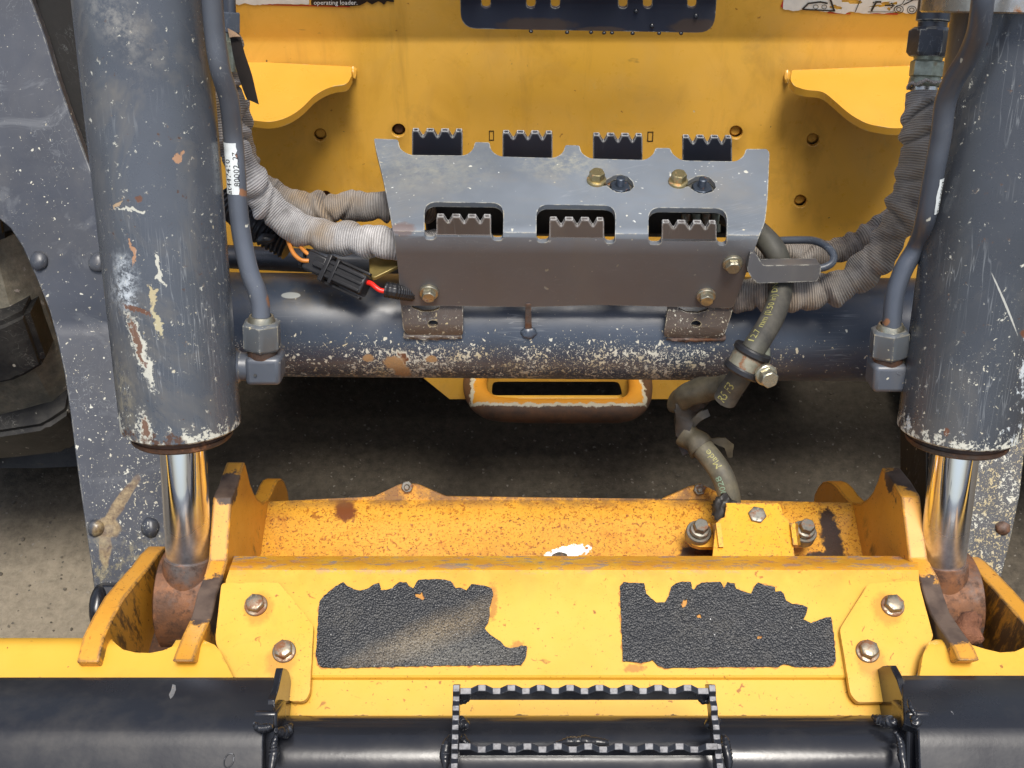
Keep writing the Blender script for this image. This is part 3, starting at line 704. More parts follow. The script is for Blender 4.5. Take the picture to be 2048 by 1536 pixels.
for (cx, cy) in ((1797, 17), (1823, 18)):
    for rr in (9.0, 4.5): stroke("pictogram", circ(cx, cy, rr, rr*0.85, 20) + [circ(cx, cy, rr, rr*0.85, 20)[0]], 1.5, M_TEXTK, dr)
stroke("pictogram", [(1735, 22), (1786, 22), (1788, 14), (1804, 6), (1812, -8)], 1.4, M_TEXTK, dr)
stroke("pictogram", [(1832, 20), (1843, 18), (1843, 6), (1838, -2), (1812, -2)], 1.4, M_TEXTK, dr)
stroke("pictogram", [(1806, 8), (1834, -6), (1848, -10)], 2.2, M_TEXTK, dr)
stroke("pictogram", [(1742, 20), (1752, 2), (1745, 4)], 4, M_TEXTK, dr); stroke("pictogram", [(1750, 2), (1762, 2)], 4, M_TEXTK, dr)
stroke("pictogram", [(1769, 9), (1786, 9)], 3, M_TEXTK, dr); stroke("pictogram", [(1781, 4), (1788, 9), (1781, 14)], 2.5, M_TEXTK, dr)
stroke("pictogram", [(1710, 22), (1736, -40)], 1.6, M_TEXTK, dr); stroke("pictogram", [(1668, 20), (1658, -10)], 4, M_TEXTK, dr)
stroke("pictogram", [(1606, 17), (1670, 20)], 3, M_TEXTK, dr); stroke("pictogram", [(1604, 17), (1616, 5), (1640, 2), (1655, 5)], 3.5, M_TEXTK, dr)
for cx in (1631, 1648): stroke("pictogram", circ(cx, 12, 5, 4, 16) + [circ(cx, 12, 5, 4, 16)[0]], 1.2, M_TEXTK, dr)

# ================================================================== FRONT TYRE
TY, TR, TX0, TX1 = 1.21, 0.42, -0.86, -0.49
tyre = thing("front_tyre", "muddy front tyre with chunky black tread lugs behind the grey arm", "tyre", ((TX0+TX1)/2, TY, 0))
prof = [(0, 0.24), (0, 0.30), (0.010, 0.36), (0.035, 0.385), (0.10, 0.395), (TX1-TX0-0.10, 0.395), (TX1-TX0-0.035, 0.385), (TX1-TX0-0.010, 0.36), (TX1-TX0, 0.30), (TX1-TX0, 0.24)]
lathe("carcass", (TX0, TY, TR), (1, 0, 0), prof, M_MUD, tyre, 72)
lathe("rim", (TX0+0.05, TY, TR), (1, 0, 0), [(0, 0.0), (0, 0.24), (TX1-TX0-0.10, 0.24), (TX1-TX0-0.10, 0.0)], M_SHELL, tyre, 40)
def lug_mesh(side):
    bm = bmesh.new(); L = []
    xs = [0.0, 0.07, 0.145, 0.172]; cxm = (TX0+TX1)/2
    for i, x in enumerate(xs):
        row = []
        rb = (0.390, 0.390, 0.375, 0.345)[i]; rt = (0.420, 0.420, 0.417, 0.398)[i]; sk = 0.10*x/0.172
        for (a, r) in ((-0.105+sk, rb), (-0.092+sk, rt), (0.092+sk, rt), (0.105+sk, rb)):
            row.append(bm.verts.new((side*x, math.sin(a)*r, math.cos(a)*r)))
        L.append(row)
    for A, B in zip(L, L[1:]):
        for k in range(3): bm.faces.new((A[k], A[k+1], B[k+1], B[k]))
    bm.faces.new(L[0]); bm.faces.new(list(reversed(L[-1])))
    bmesh.ops.bevel(bm, geom=bm.edges[:], offset=0.006, segments=2, affect='EDGES'); me = finish(bm, "lug", 50); me.materials.append(M_LUG); return me
# the angle at which the sight line through row 775 meets the tread
best = min((abs(px((-0.6, TY-0.42*math.cos(a), TR-0.42*math.sin(a)))[1]-775), a) for a in [i*0.002 for i in range(0, 600)])[1]
for k in range(16):
    for sd_, me in ((1, lug_mesh(1)), (-1, lug_mesh(-1))) if k == 0 else ((1, LM[0]), (-1, LM[1])):
        if k == 0:
            LM = globals().setdefault('LM', []); LM.append(me)
        ang = math.pi/2 + best + k*2*math.pi/16 + (0.196 if sd_ < 0 else -0.05)
        inst("lug", me, tyre, Matrix.Translation(((TX0+TX1)/2, TY, TR)) @ Matrix.Rotation(ang, 4, 'X'))

ty2 = thing("front_tyre", "right front tyre standing behind the flecked right boom plate", "tyre", (0.044*2 - (TX0+TX1)/2, TY, 0), "front tyres"); tyre['group'] = "front tyres"
mir = Matrix.Translation((0.088, 0, 0)) @ Matrix.Translation((-(TX0+TX1), 0, 0))
for ch in list(tyre.children):
    c = ch.copy(); COL.objects.link(c); c.parent = ty2; c.matrix_local = ch.matrix_local.copy(); ORG[c.name] = ORG[ty2.name]
# ================================================================== LOADER ARM (arm plates, cross tube, step plate)
arm = thing("lift_boom", "speckled dark grey lift boom with side plates, cross tube and serrated step", "loader boom", (0.044, 0.75, 0.3))
ARML = Surf([(-120, 1.00), (300, 1.015), (600, 1.03), (640, 1.035), (650, 1.036), (665, 1.034), (1260, 1.015)])
def reg_low(z0, z1, lo=0.08):
    return lambda s: s.mr(s.v_('DOT_PRODUCT', s.P, (0, 0, 1)), z0, z1, 1.0, lo)
zt = at(150, 640, 1.03).z; zb_ = at(200, 900, 1.03).z
def arml_x(s, c, ch):
    ax = (RT*0.55 + UP*0.83, RT*0.83 - UP*0.55)
    for (u, v, a, b) in ((237, 1008, 0.034, 0.0055), (212, 1058, 0.013, 0.011), (210, 1095, 0.006, 0.022)):
        e = s.ell(at(u, v, 1.02), ax if a > 0.02 else (RT, UP), (a, b), 0.2, 70, 0.55); c = s.mix(e, c, s.mix(s.mr(s.noise(140, 6, 0.75), 0.38, 0.62), (0.085, 0.050, 0.028), (0.30, 0.225, 0.115)))
    low = s.m_('MULTIPLY', s.mr(s.v_('DOT_PRODUCT', s.P, tuple(UP)), at(200, 1040, 1.02).dot(UP), at(200, 1130, 1.02).dot(UP)), s.mr(s.noise(90, 6, 0.8, s.st((1, 1, 0.4))), 0.5, 0.6))
    low = s.m_('MULTIPLY', low, s.mr(s.v_('DOT_PRODUCT', s.P, tuple(UP)), at(200, 1150, 1.02).dot(UP), at(200, 1180, 1.02).dot(UP), 1, 0)); c = s.mix(s.m_('MULTIPLY', low, 0.7), c, (0.28, 0.24, 0.13))
    sw = s.m_('MULTIPLY', s.mr(s.noise(11, 5, 0.65, s.st((1, 1, 1.5), (3, 0, 0)), 2.5), 0.56, 0.64), s.mr(s.v_('DOT_PRODUCT', s.P, tuple(UP)), at(0, 500, 1.02).dot(UP), at(0, 200, 1.02).dot(UP), 0.12, 0.28)); c = s.mix(sw, c, (0.26, 0.27, 0.28))
    return c, ch
M_ARM = grey_paint("speckled grey arm paint", (0.042, 0.047, 0.060), 0.24, (lambda s: s.m_('MULTIPLY', reg_low(zb_, zt+0.14, 0.03)(s), s.mr(s.noise(8, 3, .6), .36, .6, .25, 1))), 0.07, 0.12, 0.36, True, arml_x, 31.0, 0.25, sp=1, spth=0.648, spgain=0.08, sps=240)
plateL = [(-160, -120), (40, -120), (63, 0), (89, 70), (113, 150), (137, 219), (161, 284), (187, 354), (330, 354), (345, 700), (345, 1060), (300, 1195), (192, 1195), (188, 1178), (176, 1090), (160, 980), (150, 905), (140, 825), (128, 745), (113, 675), (98, 620), (72, 555), (44, 493), (20, 456), (-4, 436), (-160, 340)]
pl = sheet("arm_plate", plateL, ARML, 0.012, M_ARM, arm, (), (150, 450, 800, 1000), 0.0012)
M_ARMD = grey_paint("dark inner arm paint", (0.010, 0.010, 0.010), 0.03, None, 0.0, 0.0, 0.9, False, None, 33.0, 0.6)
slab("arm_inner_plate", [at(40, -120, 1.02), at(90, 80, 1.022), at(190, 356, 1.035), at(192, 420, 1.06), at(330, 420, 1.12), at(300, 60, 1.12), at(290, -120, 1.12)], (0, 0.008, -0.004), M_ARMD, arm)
for (u, v, rx) in ((79, 522, 0.0078), (196, 525, 0.0078), (301, 1055, 0.008), (192, 1056, 0.007)):
    n = ARML.n(u, v); q = ARML.p(u, v)
    blob("rivet_head", q + n*0.001, (RT, UP, FWD), (rx, rx*1.15, 0.0055), M_ARM, pl, 0.12, 1.5, u)
blob("bumper", at(203, 1222, 1.005), (RT*0.95 - UP*0.3, UP, FWD), (0.010, 0.022, 0.016), M_BLACK, arm, 0.1, 1.2, 3)
slab("arm_foot", [at(190, 1170, 1.005), at(255, 1170, 1.005), at(255, 1205, 1.0), at(212, 1206, 1.0), at(194, 1198, 1.0)], FWD*0.02, M_BLACK, arm, 0.002)
# right side
ARMR = Surf([(200, 1.01), (640, 1.035), (665, 1.034), (1300, 1.01)])
M_ARM2 = grey_paint("heavily flecked grey arm paint", (0.042, 0.043, 0.048), 0.4, None, 0.12, 0.2, 0.45, True, None, 35.0, 0.9, sp=1, spth=0.600, sps=300)
plateR = [(1850, 300), (2200, 300), (2200, 560), (2080, 640), (2060, 800), (2050, 900), (2040, 990), (2022, 1080), (2003, 1155), (1994, 1185), (1900, 1185), (1862, 1000)]
pr = sheet("arm_plate", plateR, ARMR, 0.012, M_ARM2, arm, (), (450, 800, 1000), 0.0012)
n = ARMR.n(2004, 1056); blob("rivet_head", ARMR.p(2004, 1056) + n*0.001, (RT, UP, FWD), (0.006, 0.006, 0.005), M_RUSTY, pr, 0.2, 1.5, 2)
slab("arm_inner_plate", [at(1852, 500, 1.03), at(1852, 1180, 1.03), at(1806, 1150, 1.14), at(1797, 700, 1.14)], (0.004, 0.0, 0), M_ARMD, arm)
# cross tube
zt0 = 1.06; tubeR = 0.0478
pL = at(380, 648, zt0); pR = at(1905, 661, zt0)
def tube_x(s, c, ch):
    h = s.v_('DOT_PRODUCT', s.P, (0, 0, 1)); zc = (pL.z+pR.z)/2
    mud_reflect = s.m_('MULTIPLY', s.mr(h, zc+0.014, zc-0.03), s.mr(s.noise(30, 6, 0.75), 0.38, 0.62)); c = s.mix(s.m_('MULTIPLY', mud_reflect, 0.55), c, (0.16, 0.125, 0.075))  # dirt plus the brown ground reflection, painted on the lower half
    up = s.m_('MULTIPLY', s.mr(h, zc+0.042, zc+0.0475), s.mr(s.noise(36, 6, 0.75, s.st((1, 1, 1), (7, 1, 2))), 0.42, 0.6)); c = s.mix(s.m_('MULTIPLY', up, 0.5), c, (0.11, 0.085, 0.045))
    cl = s.m_('MULTIPLY', s.mr(s.noise(21, 5, 0.7, s.st((1, 1, 1), (2, 9, 2))), 0.6, 0.7), s.mr(h, zc+0.03, zc+0.015)); f = s.m_('MULTIPLY', cl, s.mr(s.noise(260, 4, 0.75), 0.5, 0.58)); c = s.mix(f, c, (0.45, 0.38, 0.22))
    for (u, v, rr) in ((785, 725, 0.011), (735, 716, 0.006), (862, 718, 0.006), (800, 742, 0.009)):
        e = s.ell(at(u, v, 1.015), (RT, UP), (rr, rr*0.6), 0.3, 160, 0.6); c = s.mix(e, c, (0.32, 0.20, 0.10))
    pe = s.ell(at(582, 591, 1.02), (RT, UP), (0.009, 0.003), 0.1, 100, 0.1); c = s.mix(pe, c, (0.30, 0.31, 0.29))
    return c, ch
ztube = (pL.z+pR.z)/2
M_TUBE = grey_paint("flecked blue grey tube paint", (0.040, 0.052, 0.074), 0.85, lambda s: s.m_('MULTIPLY', s.m_('MULTIPLY', s.mr(s.v_('DOT_PRODUCT', s.P, (0, 0, 1)), ztube+0.037, ztube+0.014, 0.0, 1.0), s.mr(s.noise(9, 3, 0.6), 0.34, 0.58, 0.25, 1)), s.mr(s.v_('DOT_PRODUCT', s.P, (1, 0, 0)), 0.2, 0.26, 1, 0.25)), 0.25, 0.2, 0.34, False, tube_x, 41.0, 0.35, (1, 0, 0), 0.3, 0.5, sp=1, spth=0.565, spgain=0.17, sps=270)
lathe("cross_tube", pL, pR-pL, [(0, 0), (0, tubeR), ((pR-pL).length, tubeR), ((pR-pL).length, 0)], M_TUBE, arm, 64)
a0, a1 = at(430, 512, 1.12), at(830, 532, 1.12)
lathe("thin_cross_tube", a0, a1-a0, [(0, 0), (0, 0.0115), ((a1-a0).length, 0.0115), ((a1-a0).length, 0)], M_GREYP, arm, 24)
a0, a1 = at(880, 447, 1.08), at(1500, 452, 1.08)
lathe("thin_cross_tube", a0, a1-a0, [(0, 0), (0, 0.011), ((a1-a0).length, 0.011), ((a1-a0).length, 0)], M_GREYP, arm, 24)
box("dark_filler", at(1160, 418, 1.055), (RT, (0, 1, 0), (0, 0, 1)), (0.142, 0.012, 0.022), M_PLASTIC, arm, 0.003)  # black block added to darken the openings behind the step
for k_, u_ in enumerate((1372, 1392, 1412, 1432)): lathe("valve_fitting", at(u_, 428, 1.03), UP*-1 + FWD*.2, [(0, 0), (0, .0042), (.006, .0042), (.006, .0030), (.009, .0030), (.009, .0046), (.016, .0046), (.016, 0)], M_GREENZ if k_ % 2 else M_BOLTRUST, arm, 14)
# --- step plate: deck + front flange in one bent sheet
STEP = Surf([(272, 1.014), (286, 1.006), (443, 0.937), (450, 0.933), (457, 0.930), (465, 0.9285), (474, 0.9300), (612, 0.989), (640, 0.999)], 0.012)
def step_x(s, c, ch):
    e = s.ell(at(860, 345, 0.99), (RT, Vector((0, 1, 0))), (0.07, 0.05), 0.9, 40, 0.7); c = s.mix(s.m_('MULTIPLY', s.m_('MULTIPLY', e, s.mr(s.noise(120, 6, 0.8), 0.4, 0.65)), 0.5), c, (0.33, 0.32, 0.25))
    e = s.ell(at(1130, 330, 0.99), (RT, Vector((0, 1, 0))), (0.05, 0.03), 0.9, 40, 0.7); c = s.mix(s.m_('MULTIPLY', s.m_('MULTIPLY', e, s.mr(s.noise(150, 6, 0.8, s.st((1, 1, 1), (5, 1, 1))), 0.42, 0.62)), 0.55), c, (0.40, 0.38, 0.28))
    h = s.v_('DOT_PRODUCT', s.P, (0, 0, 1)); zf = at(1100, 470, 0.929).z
    br = s.mr(h, zf-0.002, zf-0.02, 0, 0.7); c = s.mix(br, c, (0.070, 0.053, 0.044))  # brown reflection of the ground painted onto the front flange
    r = s.m_('MULTIPLY', s.flecks(34, 0.2, 3.0, 0.03, 0.2, (1, 1, 1), None, 2.2), s.mr(h, zf, zf-0.02)); c = s.mix(s.m_('MULTIPLY', r, 0.6), c, (0.20, 0.115, 0.06))
    e = s.ell(at(806, 458, 0.93), (RT, UP), (0.012, 0.007), 0.4, 150, 0.6); c = s.mix(s.m_('MULTIPLY', e, 0.55), c, (0.15, 0.075, 0.045))
    tr = s.m_('MULTIPLY', s.flecks(190, 0.25, 6.0, 0.06, 0.28, (1, 1, 1), s.mr(s.noise(14, 3), 0.4, 0.6)), s.mr(h, zf-0.01, zf)); c = s.mix(tr, c, (0.62, 0.64, 0.6))
    gl = s.m_('MULTIPLY', s.flecks(300, 0.22, 9.0, 0.05, 0.26, (1, 1, 1), s.mr(s.noise(17, 4, .6, s.st((1, 1, 1), (2, 2, 2))), .38, .6)), s.mr(h, zf-0.004, zf+0.002)); c = s.mix(gl, c, (0.66, 0.68, 0.66))  # wet sparkle and pale dust painted as white flecks
    return c, ch
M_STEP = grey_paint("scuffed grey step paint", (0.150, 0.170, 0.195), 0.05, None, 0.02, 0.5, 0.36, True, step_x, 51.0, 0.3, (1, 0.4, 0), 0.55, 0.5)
top = [(748, 277, 3), (796, 279, 5), (800, 298, 8), (818, 310, 14), (931, 311, 14), (946, 300, 8), (950, 284, 4), (979, 285, 4), (982, 301, 8), (998, 313, 14), (1110, 316, 14), (1126, 306, 8), (1131, 290, 4), (1159, 291, 4), (1162, 305, 8), (1178, 317, 14), (1292, 320, 14), (1307, 308, 8), (1311, 296, 4), (1340, 296, 4), (1345, 308, 8), (1362, 321, 14), (1474, 323, 14), (1488, 311, 8), (1492, 298, 4), (1534, 298, 6), (1539, 306, 4), (1535, 400, 20), (1530, 444, 8), (1519, 471, 6), (1491, 550, 10), (1466, 616, 8), (1200, 610, 30), (1060, 614, 20), (801, 611, 6), (797, 545, 10), (788, 470, 10), (767, 360, 20), (752, 300, 8)]
def opening(uL, uR, vt, vb, tl, tr_, tt, seed=0):
    """cut-out with the toothed tab standing in it; tab edges tl..tr_, tooth tops at row tt"""
    P = [(uL, vb), (uL, vt+16), (uL+4, vt+7), (uL+12, vt+1), (uL+22, vt)]
    P += [(uR-22, vt+2), (uR-12, vt+3), (uR-4, vt+9), (uR, vt+18), (uR-1, vb+1)]
    def u_bot(a, b, v): return [(b, v-3), (b-(b-a)*0.18, v+3), ((a+b)/2, v+6), (a+(b-a)*0.18, v+3), (a, v-3)]
    P += u_bot(tr_, uR-1, vb+1)
    w = tr_-tl; k = w/110.0
    def tooth(x, y): return (tl + x*k, tt + y)
    T = [(110, 2), (107, -3), (98, -3), (92, 9), (86, 14), (80, 9), (74, -1), (60, -2), (55, 9), (49, 14), (43, 9), (37, 0), (24, -1), (18, 9), (13, 14), (7, 8), (3, -1)]
    T = [(110, 4), (108, 0), (97, 0), (91, 10), (86, 13), (81, 10), (75, 0), (63, 0), (57, 10), (52, 13), (47, 10), (41, 0), (29, 0), (23, 10), (18, 13), (13, 10), (9, 0), (2, 0), (0, 4)]
    P += [tooth(*q) for q in T]
    P += u_bot(uL, tl, vb)
    return P
ops = [opening(849, 1007, 404, 472, 873, 982, 436), opening(1073, 1231, 409, 479, 1099, 1208, 441), opening(1297, 1454, 415, 484, 1324, 1433, 447)]
# the tabs continue the front flange straight upward, so cut the openings whole and add the tabs as their own plates
def open_only(uL, uR, vt, vb, tl, tr_):
    return rnd([(uL, vb+6, 9), (uL, vt, 24), (uR, vt+2, 24), (uR-1, vb+8, 9), (tr_+2, vb+8, 9), (tr_, vb-12, 0), (tl, vb-12, 0), (tl-2, vb+6, 9)], 9, 6)
oo = [open_only(849, 1007, 404, 474, 873, 982), open_only(1073, 1231, 409, 480, 1099, 1208), open_only(1297, 1454, 415, 484, 1324, 1433)]
key = []
for (u, v) in ((1241, 367), (1405, 369)):
    key.append([(u-46, v-8), (u-30, v-7), (u-22, v-11), (u-13, v-16), (u, v-18), (u+14, v-14), (u+24, v-4), (u+27, v+6), (u+20, v+14), (u+6, v+18), (u-8, v+17), (u-20, v+10), (u-28, v+4), (u-44, v+6)])
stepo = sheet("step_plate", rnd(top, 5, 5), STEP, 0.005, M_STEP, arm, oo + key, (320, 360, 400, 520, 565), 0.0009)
FLANGE = Surf([(300, zY(300, at(1024, 500, STEP.z(1024, 500)).y)), (700, zY(700, at(1024, 500, STEP.z(1024, 500)).y))], 0.012)
def tooth_tab(name, tl, tr_, tt, vb, S, mat, parent, drop=0.0):
    k = (tr_-tl)/110.0
    T = [(110, 3), (108, 0), (96, 0), (90, 11), (88, 13), (86, 11), (79, 0), (64, 0), (58, 11), (56, 13), (54, 11), (47, 0), (32, 0), (26, 11), (23.5, 13), (21, 11), (14, 0), (2, 0), (0, 3)]
    P = [(tl + x*k, tt + y + drop*(x/110)) for x, y in T] + [(tl, vb), (tr_, vb+drop)]
    return sheet(name, P, S, 0.0042, mat, parent, (), (), 0.0)
def tab_x(s, c, ch):
    e = s.m_('MULTIPLY', s.edge(0.0022, 0.006, 0.06), s.mr(s.noise(200, 4), .3, .5)); return s.mix(e, c, (.45, .45, .44)), ch
M_TAB = grey_paint("worn toothed tab paint", (0.085, 0.075, 0.072), 0.02, None, 0.0, 0.3, 0.4, True, tab_x, 57.0, 0.0)
M_TABD = grey_paint("dark navy tab paint", (0.020, 0.024, 0.036), 0.01, None, 0.0, 0.05, 0.34, True, tab_x, 58.0, 0.0)
FL2 = Surf([(300, STEP.z(1024, 520)/1.0), (700, STEP.z(1024, 520))], 0.012)
z5 = at(1024, 490, STEP.z(1024, 490)); z6 = at(1024, 590, STEP.z(1024, 590)); sl = (z6.y-z5.y)/(z6.z-z5.z)
def zflange(v, o=0.0):
    # plane through the flange: Y = z5.y + sl*(Z - z5.z)
    a = -(v-768)/F; return (z5.y + o + sl*(CAMH - z5.z))/(cp + a*sp - sl*(-sp + a*cp))
FLANGE = Surf([(400, zflange(400)), (640, zflange(640))], 0.012)
for (tl, tr_, tt) in ((873, 982, 434), (1099, 1208, 440), (1324, 1433, 446)):
    tooth_tab("grip_tab", tl, tr_, tt, tt+36, FLANGE, M_TAB, stepo, 1.3)
Yr = STEP.p(1024, 292).y + 0.004
REAR = Surf([(200, zY(200, Yr)), (420, zY(420, Yr))], 0.012)
for (tl, tr_, tt) in ((824, 925, 262), (1005, 1105, 266), (1186, 1285, 271), (1365, 1464, 275)):
    tooth_tab("grip_tab", tl, tr_, tt, tt+75, REAR, M_TABD, stepo, 1.2)
sheet("rear_flange", rnd([(800, 322), (1486, 332), (1480, 382), (806, 374)], 3), REAR, 0.005, M_TABD, stepo, [], (), 0.0008, -0.0002)
for (u, v, me, sp_) in ((858, 583, BOLT_S, .2), (1412, 590, BOLT_S, .5), (1465, 525, BOLT_S, .0)):
    inst("bolt", me, stepo, seat(STEP.p(u, v) + STEP.n(u, v)*0.0012, STEP.n(u, v), sp_))
for (u, v) in ((1193, 362), (1356, 365)):
    inst("bolt", BOLT_Y, stepo, seat(STEP.p(u, v) + STEP.n(u, v)*0.001, STEP.n(u, v), 0.3))
for (u, v) in ((1240, 372), (1404, 374)):
    n = STEP.n(u, v); inst("nut", NUT_D, stepo, seat(STEP.p(u, v) - n*0.006, n, 0.1))
    lathe("nut_washer", STEP.p(u+3, v) - n*0.0085, n, [(0, 0), (0, 0.0165), (0.0025, 0.0165), (0.0025, 0)], M_BOLTGREY, stepo, 24)
# brackets welded to the tube under the flange
M_BRK = grey_paint("brown worn bracket paint", (0.075, 0.058, 0.048), 0.35, None, 0.05, 0.3, 0.5, True, None, 61.0, 0.5, sp=1, spth=0.665, sps=280)
def brk_surf(): return Surf([(590, 0.9900), (650, 0.999), (662, 1.002), (690, 1.020)], 0.012)
BRK = brk_surf()
slotL = [(820, 608), (880, 609), (878, 617), (866, 622), (844, 623), (826, 616)]
b1 = sheet("bracket", rnd([(801, 600), (926, 602), (926, 671), (815, 670), (806, 658)], 7), BRK, 0.005, M_BRK, arm, [slotL, circ(866, 647, 10, 6.5)], (), 0.0008)
slotR = [(1354, 612), (1418, 614), (1414, 621), (1396, 626), (1374, 625), (1360, 619)]
b2 = sheet("bracket", rnd([(1338, 604), (1470, 606), (1450, 668), (1441, 676), (1327, 674)], 7), BRK, 0.005, M_BRK, arm, [slotR, circ(1392, 648, 10, 6.5)], (), 0.0008)
for (u, v) in ((866, 664), (1392, 668)):
    tube("weld_bead", [at(u-58, v+6, 1.012), at(u-20, v+9, 1.012), at(u+20, v+8, 1.012), at(u+58, v+7, 1.012)], lambda s_, t: 0.0032*(1+0.35*mnoise.noise(Vector((s_*260, t, u)))), M_RUSTY if u > 1000 else M_BRK, arm, 10, 10)
slab("lug_pin", [at(1051, 607, 0.985), at(1062, 607, 0.985), at(1064, 665, 1.013), at(1050, 665, 1.013)], FWD*0.012, M_RUSTY, arm, 0.0008)
blob("weld_bead", at(1057, 664, 1.013), (RT, UP, FWD), (0.007, 0.006, 0.004), M_TUBE, arm, 0.3, 2, 5)
# hose guide: flat bar with a wire loop
M_GUIDE = grey_paint("grey guide bar paint", (0.075, 0.074, 0.078), 0.03, None, 0.0, 0.3, 0.42, True, None, 65.0, 0.2)
GU = Surf([(480, 0.930), (600, 0.955)])
gd = sheet("hose_guide", rnd([(1501, 503), (1514, 510), (1526, 531), (1642, 529), (1641, 548), (1634, 563), (1515, 567), (1503, 556), (1494, 540)], 5), GU, 0.014, M_GUIDE, arm, (), (), 0.001)
tube("guide_loop", [at(1540, 484, 0.99), at(1560, 481, 0.985), at(1610, 480, 0.975), at(1634, 483, 0.967), at(1655, 494, 0.957), at(1667, 511, 0.951), at(1664, 525, 0.948), at(1650, 534, 0.947), at(1630, 538, 0.947)], 0.0033, M_GREYP, gd, 14, 6)
# clamp bolted to the tube holding the rubber hose is built with the hose below

